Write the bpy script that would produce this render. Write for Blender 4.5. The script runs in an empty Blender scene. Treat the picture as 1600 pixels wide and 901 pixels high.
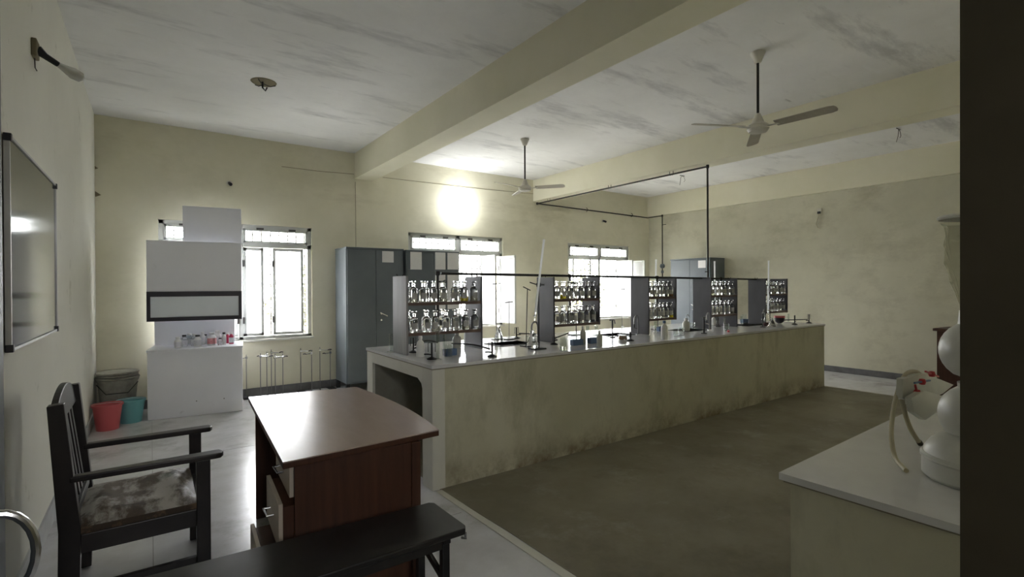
import bpy, bmesh, math, random
from mathutils import Vector, Matrix
random.seed(7)
PI = math.pi
S = bpy.context.scene
COL = S.collection

# ---------------------------------------------------------------- camera, world, light, exposure
F_PX, YAW, PITCH, ROLL, CAM_H = 785.35, .623074, -.00529, -.00496, 1.5
def cam_axes():
    cy, sy, cp, sp = math.cos(YAW), math.sin(YAW), math.cos(PITCH), math.sin(PITCH)
    f = Vector((sy*cp, cy*cp, sp)); rt = Vector((cy, -sy, 0)); up = rt.cross(f)
    c, s = math.cos(ROLL), math.sin(ROLL)
    return c*rt + s*up, -s*rt + c*up, f
RT, UP, FW = cam_axes()
cam_data = bpy.data.cameras.new('camera'); cam = bpy.data.objects.new('camera', cam_data); COL.objects.link(cam)
cam.matrix_world = Matrix(((RT.x, UP.x, -FW.x, 0), (RT.y, UP.y, -FW.y, 0), (RT.z, UP.z, -FW.z, CAM_H), (0, 0, 0, 1)))
cam_data.sensor_width = 36; cam_data.lens = F_PX/1600*36; cam_data.clip_start = .02
S.camera = cam

SKY = 30.5
world = bpy.data.worlds.new('sky'); S.world = world; world.use_nodes = True
wn = world.node_tree.nodes; wb = wn['Background']
wb.inputs['Color'].default_value = (.985, .98, 1, 1); wb.inputs['Strength'].default_value = SKY
S.view_settings.view_transform = 'Standard'; S.view_settings.look = 'None'
S.view_settings.gamma = 1; S.view_settings.use_curve_mapping = False
S.view_settings.exposure = 0.0
cy = S.cycles
cy.use_denoising = True; cy.denoiser = 'OPENIMAGEDENOISE'
cy.max_bounces = 14; cy.diffuse_bounces = 7; cy.glossy_bounces = 5; cy.transmission_bounces = 10; cy.transparent_max_bounces = 24
cy.sample_clamp_indirect = 20; cy.caustics_reflective = False; cy.caustics_refractive = False

def at(u, v, axis, val):
    """the point of the plane  axis = val  that the photograph shows at pixel (u, v)"""
    d = RT*((u-800)/F_PX) - UP*((v-450.5)/F_PX) + FW
    o = Vector((0, 0, CAM_H)); t = (val-o[axis])/d[axis]
    return o + d*t

# room numbers (metres)
XL, XR, YW, YN, CZ = -.53, 9.5, 7.7, .25, 3.55
WINS = [(.08, 1.92, .78, 2.36), (3.44, 5.33, .78, 2.39), (6.95, 8.81, .78, 2.38)]
NEAR_FILL_WINS = [(3.0, 3.4, 1.8, 2.2)]  # unseen window, added so daylight fills the bench and cabinet fronts
CORR_FILL_OPENING = (-.3, .3, 1.8, 2.5)  # unseen corridor opening, added to send fill light in through the doorway
for (x0, x1, z0, z1), yy, sg in [(w_, YW+.24, -1) for w_ in WINS]+[(w_, .06, 1) for w_ in NEAR_FILL_WINS]+[(CORR_FILL_OPENING, -2.24, 1)]:
    ld = bpy.data.lights.new('window_daylight', 'AREA'); ld.shape = 'RECTANGLE'; ld.size = x1-x0; ld.size_y = z1-z0
    ld.cycles.is_portal = True
    lo = bpy.data.objects.new('window_daylight', ld); COL.objects.link(lo)
    lo.location = ((x0+x1)/2, yy, (z0+z1)/2); lo.rotation_euler = (sg*PI/2, 0, 0)

# ---------------------------------------------------------------- materials
def newmat(name):
    m = bpy.data.materials.new(name); m.use_nodes = True
    n = m.node_tree.nodes; l = m.node_tree.links
    return m, n, l, n['Principled BSDF']
def rgb(c): return (c[0], c[1], c[2], 1)
def mat(name, c1, rough=.5, metal=0, c2=None, scale=4, stretch=(1, 1, 1), bump=0, spec=.5, detail=4, lo=.35, hi=.65, trans=0, ior=1.45, emit=None, coat=0):
    m, n, l, p = newmat(name)
    p.inputs['Base Color'].default_value = rgb(c1); p.inputs['Roughness'].default_value = rough
    p.inputs['Metallic'].default_value = metal; p.inputs['Specular IOR Level'].default_value = spec
    p.inputs['Transmission Weight'].default_value = trans; p.inputs['IOR'].default_value = ior
    p.inputs['Coat Weight'].default_value = coat
    if emit: p.inputs['Emission Color'].default_value = rgb(emit[0]); p.inputs['Emission Strength'].default_value = emit[1]
    if c2 or bump:
        tc = n.new('ShaderNodeTexCoord'); mp = n.new('ShaderNodeMapping'); mp.inputs['Scale'].default_value = stretch
        nz = n.new('ShaderNodeTexNoise'); nz.inputs['Scale'].default_value = scale; nz.inputs['Detail'].default_value = detail
        nz.inputs['Roughness'].default_value = .65
        l.new(tc.outputs['Object'], mp.inputs['Vector']); l.new(mp.outputs['Vector'], nz.inputs['Vector'])
        if c2:
            r = n.new('ShaderNodeValToRGB'); r.color_ramp.elements[0].position = lo; r.color_ramp.elements[1].position = hi
            r.color_ramp.elements[0].color = rgb(c1); r.color_ramp.elements[1].color = rgb(c2)
            l.new(nz.outputs['Fac'], r.inputs['Fac']); l.new(r.outputs['Color'], p.inputs['Base Color'])
        if bump:
            b = n.new('ShaderNodeBump'); b.inputs['Strength'].default_value = bump; b.inputs['Distance'].default_value = .01
            l.new(nz.outputs['Fac'], b.inputs['Height']); l.new(b.outputs['Normal'], p.inputs['Normal'])
    return m
def layer(m, c, scale, lo, hi, stretch=(1, 1, 1), zband=None, amount=1.0, detail=6, loc=(0, 0, 0)):
    """lay one more patch colour over a material's base: stains, dirt, worn patches with their own shape"""
    n = m.node_tree.nodes; l = m.node_tree.links; p = n['Principled BSDF']
    tc = n.new('ShaderNodeTexCoord'); mp = n.new('ShaderNodeMapping'); mp.inputs['Scale'].default_value = stretch; mp.inputs['Location'].default_value = loc
    nz = n.new('ShaderNodeTexNoise'); nz.inputs['Scale'].default_value = scale; nz.inputs['Detail'].default_value = detail; nz.inputs['Roughness'].default_value = .7
    mr = n.new('ShaderNodeMapRange'); mr.inputs['From Min'].default_value = lo; mr.inputs['From Max'].default_value = hi; mr.inputs['To Max'].default_value = amount
    l.new(tc.outputs['Object'], mp.inputs['Vector']); l.new(mp.outputs['Vector'], nz.inputs['Vector']); l.new(nz.outputs['Fac'], mr.inputs['Value'])
    fac = mr.outputs['Result']
    if zband:
        sx = n.new('ShaderNodeSeparateXYZ'); l.new(tc.outputs['Object'], sx.inputs['Vector'])
        z = n.new('ShaderNodeMapRange'); z.inputs['From Min'].default_value = zband[0]; z.inputs['From Max'].default_value = zband[1]
        l.new(sx.outputs['Z'], z.inputs['Value'])
        mu = n.new('ShaderNodeMath'); mu.operation = 'MULTIPLY'; l.new(fac, mu.inputs[0]); l.new(z.outputs['Result'], mu.inputs[1]); fac = mu.outputs[0]
    mx = n.new('ShaderNodeMix'); mx.data_type = 'RGBA'
    bc = p.inputs['Base Color']
    if bc.is_linked: l.new(bc.links[0].from_socket, mx.inputs['A'])
    else: mx.inputs['A'].default_value = bc.default_value
    mx.inputs['B'].default_value = rgb(c); l.new(fac, mx.inputs['Factor']); l.new(mx.outputs['Result'], bc)
    return m

M = {}
M['wall'] = mat('cream_distemper', (.64, .615, .47), .9, c2=(.73, .70, .56), scale=.7, bump=.15, detail=8)
layer(M['wall'], (.50, .48, .35), .45, .50, .72, (1, 1, 1.6), amount=.6, loc=(3, 1, 0))
layer(M['wall'], (.40, .37, .25), .7, .55, .68, (.5, .5, 2.2), zband=(2.4, 2.9), amount=.45)
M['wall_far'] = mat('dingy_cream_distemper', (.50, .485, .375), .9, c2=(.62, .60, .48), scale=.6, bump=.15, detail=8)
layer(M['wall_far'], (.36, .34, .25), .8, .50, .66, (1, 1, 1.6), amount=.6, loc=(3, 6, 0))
M['wall_left'] = mat('pale_distemper', (.66, .65, .58), .85, c2=(.71, .70, .63), scale=.8, bump=.1)
layer(M['wall_left'], (.42, .41, .33), 3, .62, .7, (1, 1, 1), amount=.5, loc=(2, 5, 1))
M['beam'] = mat('cream_beam_paint', (.68, .655, .50), .85, c2=(.74, .71, .57), scale=.9, bump=.08)
M['ceiling'] = mat('whitewashed_ceiling', (.72, .72, .715), .9, c2=(.80, .80, .795), scale=1.2, detail=8, bump=.2)
layer(M['ceiling'], (.42, .42, .43), 1.1, .535, .67, (.5, 2.0, 1), amount=.7)
layer(M['ceiling'], (.78, .79, .80), 3.2, .60, .70, (.6, 2.5, 1), amount=.6, loc=(4, 0, 0))
layer(M['ceiling'], (.30, .30, .30), 5, .66, .74, (.35, 2.5, 1), amount=.7, loc=(9, 3, 0))
M['floor'] = mat('worn_grey_terrazzo', (.55, .55, .56), .22, c2=(.68, .69, .71), scale=2.2, detail=8, bump=.3)
layer(M['floor'], (.30, .29, .27), 1.6, .53, .70, (1, 1, 1), amount=.7)
M['floor_dark'] = mat('dark_stained_cement', (.20, .18, .125), .55, c2=(.29, .265, .20), scale=1.3, detail=9, bump=.12)
layer(M['floor_dark'], (.38, .36, .30), 2.4, .56, .72, amount=.6)
layer(M['floor_dark'], (.13, .115, .075), .9, .52, .66, amount=.6, loc=(2, 7, 0))
M['grout'] = mat('tile_joint', (.28, .28, .28), .8)
M['bench_plaster'] = mat('cream_bench_plaster', (.52, .50, .375), .8, c2=(.59, .57, .44), scale=1.6, detail=8, bump=.1)
layer(M['bench_plaster'], (.30, .285, .19), 2.2, .5, .68, (1, 1, .45), amount=.6)
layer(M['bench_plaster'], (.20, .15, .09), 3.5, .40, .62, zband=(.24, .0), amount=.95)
layer(M['bench_plaster'], (.52, .51, .42), 6, .6, .68, (1, 1, .3), amount=.5)
M['bench_white'] = mat('whitewashed_bench_end', (.62, .61, .55), .7, c2=(.68, .67, .60), scale=2)
M['bench_inner'] = mat('rough_grey_plaster', (.23, .22, .18), .9, c2=(.30, .29, .24), scale=3)
M['worktop'] = mat('glossy_white_worktop', (.62, .62, .63), .10, c2=(.70, .70, .71), scale=2.5)
M['worktop_edge'] = mat('worktop_joint', (.22, .20, .15), .7)
M['basin'] = mat('black_basin', (.03, .03, .03), .3)
M['baseboard'] = mat('dark_grey_skirting', (.10, .10, .10), .6, c2=(.16, .16, .165), scale=5)
M['baseboard_light'] = mat('pale_skirting', (.40, .41, .42), .5, c2=(.50, .51, .52), scale=4)
M['steel_grey'] = mat('grey_enamel_steel', (.105, .125, .14), .38, c2=(.125, .145, .16), scale=2)
layer(M['steel_grey'], (.3, .32, .33), 9, .70, .74, (1, 1, .3), amount=.4)
M['steel_dark'] = mat('dark_gap', (.02, .022, .025), .6)
M['paper'] = mat('white_paper_notice', (.72, .72, .72), .7, c2=(.66, .66, .66), scale=40, stretch=(1, 1, 6))
M['laminate'] = mat('white_laminate', (.76, .77, .82), .45, c2=(.80, .81, .86), scale=1.2)
layer(M['laminate'], (.42, .42, .44), 5, .66, .72, amount=.4)
M['black_trim'] = mat('black_trim', (.025, .022, .03), .4)
M['sash_glass'] = mat('pale_sash_pane', (.74, .80, .86), .22, c2=(.80, .85, .90), scale=1.5)
M['desk_top'] = mat('brown_wood_laminate', (.34, .255, .22), .26, c2=(.40, .30, .265), scale=3, stretch=(4, 1.2, 1), detail=6, lo=.2, hi=.8)
M['desk_wood'] = mat('red_brown_wood', (.045, .016, .007), .5, c2=(.072, .026, .012), scale=4, stretch=(7, 7, .5), detail=8)
M['desk_pale'] = mat('pale_drawer_face', (.42, .36, .30), .5, c2=(.48, .42, .35), scale=4)
M['blackwood'] = mat('black_painted_wood', (.007, .006, .006), .38, c2=(.016, .014, .013), scale=8)
M['darkwood'] = mat('dark_polished_wood', (.010, .008, .008), .35, c2=(.020, .015, .014), scale=6)
M['cushion'] = mat('worn_patterned_rexine', (.10, .07, .05), .55, c2=(.50, .48, .45), scale=5, stretch=(1.4, .6, 1), detail=8, lo=.44, hi=.56)
layer(M['cushion'], (.05, .035, .025), 9, .55, .62, amount=.8)
layer(M['cushion'], (.07, .12, .08), 4, .62, .68, amount=.6, loc=(4, 4, 4))
M['cushion_side'] = mat('brown_patterned_rexine', (.045, .03, .018), .6, c2=(.12, .075, .04), scale=16, lo=.5, hi=.6)
M['red_plastic'] = mat('red_plastic', (.60, .12, .13), .4)
M['teal_plastic'] = mat('teal_plastic', (.17, .44, .47), .4)
M['grey_plastic'] = mat('dusty_white_plastic', (.40, .39, .34), .6, c2=(.28, .27, .23), scale=9)
M['black_iron'] = mat('black_iron', (.012, .012, .013), .45)
M['black_pipe'] = mat('black_painted_pipe', (.014, .012, .010), .5)
M['chrome'] = mat('chrome', (.7, .7, .72), .18, metal=1)
M['steel_rod'] = mat('dull_steel_rod', (.22, .22, .22), .35, metal=.8)
M['brass'] = mat('tarnished_brass', (.18, .14, .08), .4, metal=.7)
M['board_shelf'] = mat('dark_grey_shelf_panel', (.055, .055, .062), .42, c2=(.075, .075, .083), scale=3, stretch=(1, 1, .4))
M['board_shelf_pale'] = mat('grey_shelf_panel', (.22, .215, .22), .35, c2=(.27, .265, .27), scale=5, stretch=(3, 3, .4))
M['shelf_board'] = mat('brown_shelf_board', (.10, .06, .045), .45, c2=(.15, .10, .08), scale=5, stretch=(.5, 4, 1))
M['frame'] = mat('grey_white_window_paint', (.52, .53, .50), .5, c2=(.58, .59, .56), scale=4)
M['hinge'] = mat('dark_hinge', (.06, .055, .05), .5)
M['grille'] = mat('window_grille_iron', (.10, .09, .08), .6)
M['fan_white'] = mat('cream_fan_enamel', (.58, .56, .50), .3)
M['fan_blade'] = mat('fan_blade_enamel', (.36, .33, .27), .4, c2=(.42, .39, .32), scale=6)
M['white_plastic'] = mat('white_plastic', (.75, .75, .74), .4)
M['ceramic'] = mat('white_burette_scale', (.80, .80, .80), .3)
M['blue_plastic'] = mat('blue_plastic_rack', (.10, .16, .28), .5)
M['rubber'] = mat('amber_rubber_tube', (.42, .38, .26), .45)
M['rubber_dark'] = mat('perished_rubber_end', (.06, .05, .03), .6)
M['black_rubber'] = mat('black_rubber_hose', (.015, .015, .015), .5)
M['clip_red'] = mat('red_plastic_clip', (.50, .04, .05), .4)
M['label'] = mat('grey_bottle_label', (.46, .45, .42), .7, c2=(.32, .32, .30), scale=60, stretch=(1, 1, 3))
M['label_white'] = mat('white_bottle_label', (.72, .72, .74), .6, c2=(.55, .55, .58), scale=70, stretch=(1, 1, 3))
M['label_red'] = mat('red_bottle_label', (.65, .22, .24), .6, c2=(.75, .40, .40), scale=60)
M['pink'] = mat('magenta_liquid_bottle', (.45, .04, .10), .3)
M['black_cap'] = mat('black_cap', (.02, .02, .025), .4)
M["jamb"] = mat("olive_brown_jamb", (.035, .030, .018), .9, spec=.2, c2=(.045, .038, .024), scale=3)
M['door_metal'] = mat('blue_grey_door_paint', (.06, .07, .085), .45)
M['board_grey'] = mat('glossy_grey_writing_board', (.085, .09, .09), .10, spec=.35, c2=(.105, .11, .11), scale=2)
M['alum'] = mat('aluminium_edge', (.40, .40, .40), .4, metal=.6)
M['milky'] = mat('milky_plastic', (.50, .50, .455), .32, spec=.6, c2=(.56, .56, .51), scale=9)
M['leaf'] = mat('leaf_green', (.06, .085, .012), .6, c2=(.11, .125, .025), scale=6)
M['bark'] = mat('bark', (.10, .08, .05), .9)
M['ground'] = mat('pale_dusty_ground', (.52, .51, .46), .9, c2=(.58, .57, .52), scale=1)
M['plaster_scar'] = mat('chipped_plaster', (.22, .19, .12), .9)
M['corridor'] = mat('corridor_paint', (.40, .38, .27), .9)
def clearmat(name, tint, gloss=.10, keep=.85):
    m = bpy.data.materials.new(name); m.use_nodes = True; n = m.node_tree.nodes; l = m.node_tree.links
    n.remove(n['Principled BSDF']); o = n['Material Output']
    t = n.new('ShaderNodeBsdfTransparent'); t.inputs['Color'].default_value = rgb(tint)
    g = n.new('ShaderNodeBsdfGlossy'); g.inputs['Roughness'].default_value = .05; g.inputs['Color'].default_value = (1, 1, 1, 1)
    f = n.new('ShaderNodeFresnel'); f.inputs['IOR'].default_value = 1.5
    ma = n.new('ShaderNodeMath'); ma.operation = 'MULTIPLY_ADD'; ma.inputs[1].default_value = 1.0; ma.inputs[2].default_value = gloss
    l.new(f.outputs[0], ma.inputs[0])
    ge = n.new('ShaderNodeNewGeometry'); iv = n.new('ShaderNodeMath'); iv.operation = 'SUBTRACT'; iv.inputs[0].default_value = 1; l.new(ge.outputs['Backfacing'], iv.inputs[1])
    mm = n.new('ShaderNodeMath'); mm.operation = 'MULTIPLY'; mm.use_clamp = True; l.new(ma.outputs[0], mm.inputs[0]); l.new(iv.outputs[0], mm.inputs[1]); ma = mm
    x = n.new('ShaderNodeMixShader'); l.new(ma.outputs[0], x.inputs[0]); l.new(t.outputs[0], x.inputs[1]); l.new(g.outputs[0], x.inputs[2])
    l.new(x.outputs[0], o.inputs['Surface']); return m
M['thin_glass'] = clearmat('thin_clear_glass', (.90, .92, .91), .04)
M['film'] = clearmat('crumpled_clear_film', (.80, .80, .76), .10)
M['glass'] = mat('bottle_glass', (.93, .95, .94), .03, trans=1, ior=1.38)
M['liquid_yellow'] = mat('yellow_liquid', (.75, .62, .03), .1, trans=.5, ior=1.33)
M['liquid_clear'] = mat('pale_liquid', (.75, .74, .60), .1, trans=.8, ior=1.33)
M['liquid_brown'] = mat('brown_liquid', (.20, .11, .05), .15)
M['liquid_dark'] = mat('dark_red_liquid', (.07, .015, .02), .15)
def frosted(name, clear):
    m = bpy.data.materials.new(name); m.use_nodes = True; n = m.node_tree.nodes; l = m.node_tree.links
    n.remove(n['Principled BSDF']); o = n['Material Output']
    t = n.new('ShaderNodeBsdfTranslucent'); t.inputs['Color'].default_value = (.93, .94, .95, 1)
    d = n.new('ShaderNodeBsdfDiffuse'); d.inputs['Color'].default_value = (.85, .86, .87, 1)
    c = n.new('ShaderNodeBsdfTransparent'); c.inputs['Color'].default_value = (.95, .96, .97, 1)
    a = n.new('ShaderNodeMixShader'); a.inputs[0].default_value = .25; l.new(t.outputs[0], a.inputs[1]); l.new(d.outputs[0], a.inputs[2])
    b = n.new('ShaderNodeMixShader'); b.inputs[0].default_value = clear; l.new(a.outputs[0], b.inputs[1]); l.new(c.outputs[0], b.inputs[2])
    l.new(b.outputs[0], o.inputs['Surface']); return m
M['frosted'] = frosted('frosted_pane', .60)
M['opal'] = frosted('opal_pane', .12)
M['bulb'] = mat('lit_bulb', (1, 1, 1), .4, emit=((.97, .98, 1), 60))
M['bulb_off'] = mat('unlit_bulb_glass', (.62, .62, .60), .15)

# ---------------------------------------------------------------- mesh helpers
class MB:
    def __init__(s): s.v = []; s.f = []
    def add(s, vs, fs):
        b = len(s.v); s.v += [tuple(v) for v in vs]; s.f += [tuple(i+b for i in f) for f in fs]; return s
    def box(s, x0, x1, y0, y1, z0, z1, mtx=None):
        vs = [Vector((x, y, z)) for x in (x0, x1) for y in (y0, y1) for z in (z0, z1)]
        if mtx: vs = [mtx @ v for v in vs]
        return s.add(vs, [(0, 1, 3, 2), (4, 6, 7, 5), (0, 4, 5, 1), (2, 3, 7, 6), (0, 2, 6, 4), (1, 5, 7, 3)])
    def bar(s, p, q, w, d, up=(0, 0, 1)):
        """a square bar from p to q, w wide sideways and d along up"""
        p = Vector(p); q = Vector(q); a = (q-p).normalized(); u = Vector(up)
        sd = a.cross(u)
        if sd.length < 1e-4: sd = a.cross(Vector((1, 0, 0)))
        sd.normalize(); u = sd.cross(a)
        o = [sd*(w/2*i)+u*(d/2*j) for i, j in ((-1, -1), (1, -1), (1, 1), (-1, 1))]
        return s.add([p+x for x in o]+[q+x for x in o], [(0, 1, 2, 3), (7, 6, 5, 4), (0, 4, 5, 1), (1, 5, 6, 2), (2, 6, 7, 3), (3, 7, 4, 0)])
    def path(s, pts, r, n=8, closed=False):
        pts = [Vector(p) for p in pts]; rs = r if isinstance(r, (list, tuple)) else [r]*len(pts)
        rings = []; ref = None
        for i, p in enumerate(pts):
            a = (pts[min(i+1, len(pts)-1)]-pts[max(i-1, 0)]).normalized()
            if ref is None: ref = a.orthogonal().normalized()
            ref = (ref-a*ref.dot(a)); ref = ref.normalized() if ref.length > 1e-5 else a.orthogonal().normalized()
            b = a.cross(ref)
            rings.append([p+(ref*math.cos(2*PI*k/n)+b*math.sin(2*PI*k/n))*rs[i] for k in range(n)])
        vs = [v for r_ in rings for v in r_]; fs = []
        for i in range(len(pts)-1):
            for k in range(n): fs.append((i*n+k, i*n+(k+1) % n, (i+1)*n+(k+1) % n, (i+1)*n+k))
        fs.append(tuple(range(n))[::-1]); fs.append(tuple((len(pts)-1)*n+k for k in range(n)))
        return s.add(vs, fs)
    def tube(s, p, q, r, n=10, r2=None): return s.path([p, q], [r, r if r2 is None else r2], n)
    def lathe(s, prof, n=16, c=(0, 0, 0)):
        """closed surface of revolution; profile points (r, z); r = 0 makes a pole"""
        vs = []; idx = []
        for r, z in prof:
            if r < 1e-6: idx.append([len(vs)]); vs.append((c[0], c[1], c[2]+z))
            else:
                idx.append(list(range(len(vs), len(vs)+n)))
                vs += [(c[0]+r*math.cos(2*PI*k/n), c[1]+r*math.sin(2*PI*k/n), c[2]+z) for k in range(n)]
        fs = []
        for a, b in zip(idx, idx[1:]):
            for k in range(n):
                k2 = (k+1) % n
                if len(a) == 1 and len(b) == 1: continue
                if len(a) == 1: fs.append((a[0], b[k2], b[k]))
                elif len(b) == 1: fs.append((a[k], a[k2], b[0]))
                else: fs.append((a[k], a[k2], b[k2], b[k]))
        if len(idx[0]) > 1: fs.append(tuple(idx[0][::-1]))
        if len(idx[-1]) > 1: fs.append(tuple(idx[-1]))
        return s.add(vs, fs)
    def prism(s, poly, z0, z1):
        n = len(poly)
        vs = [(x, y, z0) for x, y in poly]+[(x, y, z1) for x, y in poly]
        return s.add(vs, [tuple(range(n))[::-1], tuple(range(n, 2*n))]+[(i, (i+1) % n, n+(i+1) % n, n+i) for i in range(n)])
    def build(s, name, material, parent=None, bevel=0, smooth=False, loc=None):
        me = bpy.data.meshes.new(name); me.from_pydata(s.v, [], s.f)
        bm = bmesh.new(); bm.from_mesh(me); bmesh.ops.recalc_face_normals(bm, faces=bm.faces)
        if smooth:
            for f in bm.faces: f.smooth = True
            for e in bm.edges:
                if len(e.link_faces) == 2 and e.calc_face_angle(0) > .6: e.smooth = False
        bm.to_mesh(me); bm.free(); me.materials.append(M[material])
        o = bpy.data.objects.new(name, me); COL.objects.link(o)
        if parent: o.parent = parent
        if loc: o.location = loc
        if bevel:
            b = o.modifiers.new('bevel', 'BEVEL'); b.width = bevel; b.segments = 2; b.limit_method = 'ANGLE'
        return o
def thing(name, label, cat, loc=(0, 0, 0), rz=0, group=None):
    o = bpy.data.objects.new(name, None); COL.objects.link(o); o.empty_display_size = .1
    o.location = loc; o.rotation_euler = (0, 0, rz); return tag(o, label, cat, group)
def tag(o, label, cat, group=None):
    o['label'] = label; o['category'] = cat
    if group: o['group'] = group
    return o
def struct(name, mb, m, parent=None, bevel=0):
    o = mb.build(name, m, parent, bevel)
    if not parent: o['kind'] = 'structure'
    return o
KIDS = {}
def kids(o): return [c for c in COL.objects if c.parent == o]
def dup(root, loc, rz=0, label=None, group=None, tilt=None):
    if root.name not in KIDS: KIDS[root.name] = [(c, kids(c)) for c in kids(root)]
    r = root.copy(); COL.objects.link(r); r.location = loc; r.rotation_euler = (tilt or 0, 0, rz)
    if label: r['label'] = label
    if group: r['group'] = group
    for ch, gs in KIDS[root.name]:
        c = ch.copy(); COL.objects.link(c); c.parent = r
        for g in gs:
            d = g.copy(); COL.objects.link(d); d.parent = c
    return r
def family(make):
    """first call builds the kind, every later call copies it; the copies get a place and a label of their own"""
    cache = {}
    def put(loc, label, rz=0, group=None, **kw):
        k = tuple(sorted(kw.items()))
        if k not in cache:
            o = make(**kw); o.location = loc; o.rotation_euler = (0, 0, rz); o['label'] = label
            if group: o['group'] = group
            cache[k] = o; return o
        return dup(cache[k], loc, rz, label, group)
    return put

# ---------------------------------------------------------------- the room shell
T = .25
struct('floor', MB().box(XL-.3, XR+.3, -2.2, YW+.3, -.12, 0), 'floor')
# dark cement field between the benches, a thin screed a few millimetres proud of the terrazzo
struct('floor_center', MB().prism([(1.80, YN), (8.06, YN), (8.06, 5.9), (4.9, 5.9), (1.72, 5.9), (1.72, 3.32), (1.76, 2.5)], .0005, .004), 'floor_dark')
joint = MB()
joint.box(-.002, .002, .3, 6.9, .0004, .0012)
for y in (2.9, 5.3): joint.box(XL+.02, 1.66, y-.0015, y+.0015, .0004, .0012)
struct('floor_joints', joint, 'grout')
struct('floor_kerb', MB().prism([(1.68, 3.30), (1.725, 3.30), (1.805, YN), (1.74, YN)], .0004, .006), 'bench_white')
struct('ceiling', MB().box(XL-.3, XR+.3, .04, YW+.3, CZ, CZ+.15).box(XL-.3, 2.6, -2.25, .04, CZ, CZ+.15), 'ceiling')
w = MB(); xs = XL-T
for x0, x1, z0, z1 in WINS:
    w.box(xs, x0, YW, YW+T, 0, CZ); w.box(x0, x1, YW, YW+T, 0, z0); w.box(x0, x1, YW, YW+T, z1, CZ); xs = x1
w.box(xs, XR+T, YW, YW+T, 0, CZ); struct('wall_back', w, 'wall')
struct('wall_left', MB().box(XL-T, XL, -2.2, YW, 0, CZ), 'wall_left')
struct('wall_right', MB().box(XR, XR+T, .05, YW, 0, CZ), 'wall_far')
DX0, DX1 = -.30, 1.188
w = MB().box(XL, DX0, .05, YN, 0, CZ).box(DX0, DX1, .05, YN, 2.3, CZ); xs = DX1
for x0, x1, z0, z1 in NEAR_FILL_WINS:
    w.box(xs, x0, .05, YN, 0, CZ); w.box(x0, x1, .05, YN, 0, z0); w.box(x0, x1, .05, YN, z1, CZ); xs = x1
w.box(xs, XR, .05, YN, 0, CZ); struct('wall_near', w, 'wall')
struct('wall_corridor', MB().box(XL, -.3, -2.25, -2.0, 0, CZ).box(.3, 2.6, -2.25, -2.0, 0, CZ).box(-.3, .3, -2.25, -2.0, 0, 1.8).box(-.3, .3, -2.25, -2.0, 2.5, CZ).box(2.4, 2.6, -2.0, .049, 0, CZ), 'corridor')  # leaves the added fill-light opening behind the camera
struct('beam_front', MB().box(2.56, 2.85, YN, YW, 3.16, CZ), 'beam')
struct('beam_middle', MB().box(6.05, 6.34, YN, YW, 3.14, CZ), 'beam')
struct('beam_far', MB().box(9.44, XR, YN, YW, 3.09, CZ), 'beam')
struct('baseboard_back', MB().box(XL, XR, YW-.015, YW, 0, .11), 'baseboard')
struct('baseboard_right', MB().box(XR-.012, XR, YN, YW, 0, .10), 'baseboard')
struct('baseboard_left', MB().box(XL, XL+.012, YN, YW-.02, 0, .13), 'baseboard_light')
# door frame and door leaf folded back beside the camera
d1 = struct('door_1', MB().box(DX1-.015, DX1+.03, .045, .262, 0, 2.3).box(DX0-.03, DX0+.01, .045, .262, 0, 2.3).box(DX0, DX1, .045, .262, 2.28, 2.33), 'jamb')
leaf = struct('door_leaf', MB().box(-.236, -.196, .27, 1.15, .02, 2.25), 'door_metal', d1)
h = MB(); zc = at(10, 838, 1, 1.08)
hp = []
for k in range(13):
    a = -PI/2 + PI*k/12
    hp.append((-.196+.045*math.cos(a), 1.09, 1.085+.068*math.sin(a)))
h.path(hp, .0065, 10); hh = h.build('door_handle', 'chrome', leaf, smooth=True); hh['label'] = 'curved chrome handle'

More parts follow.
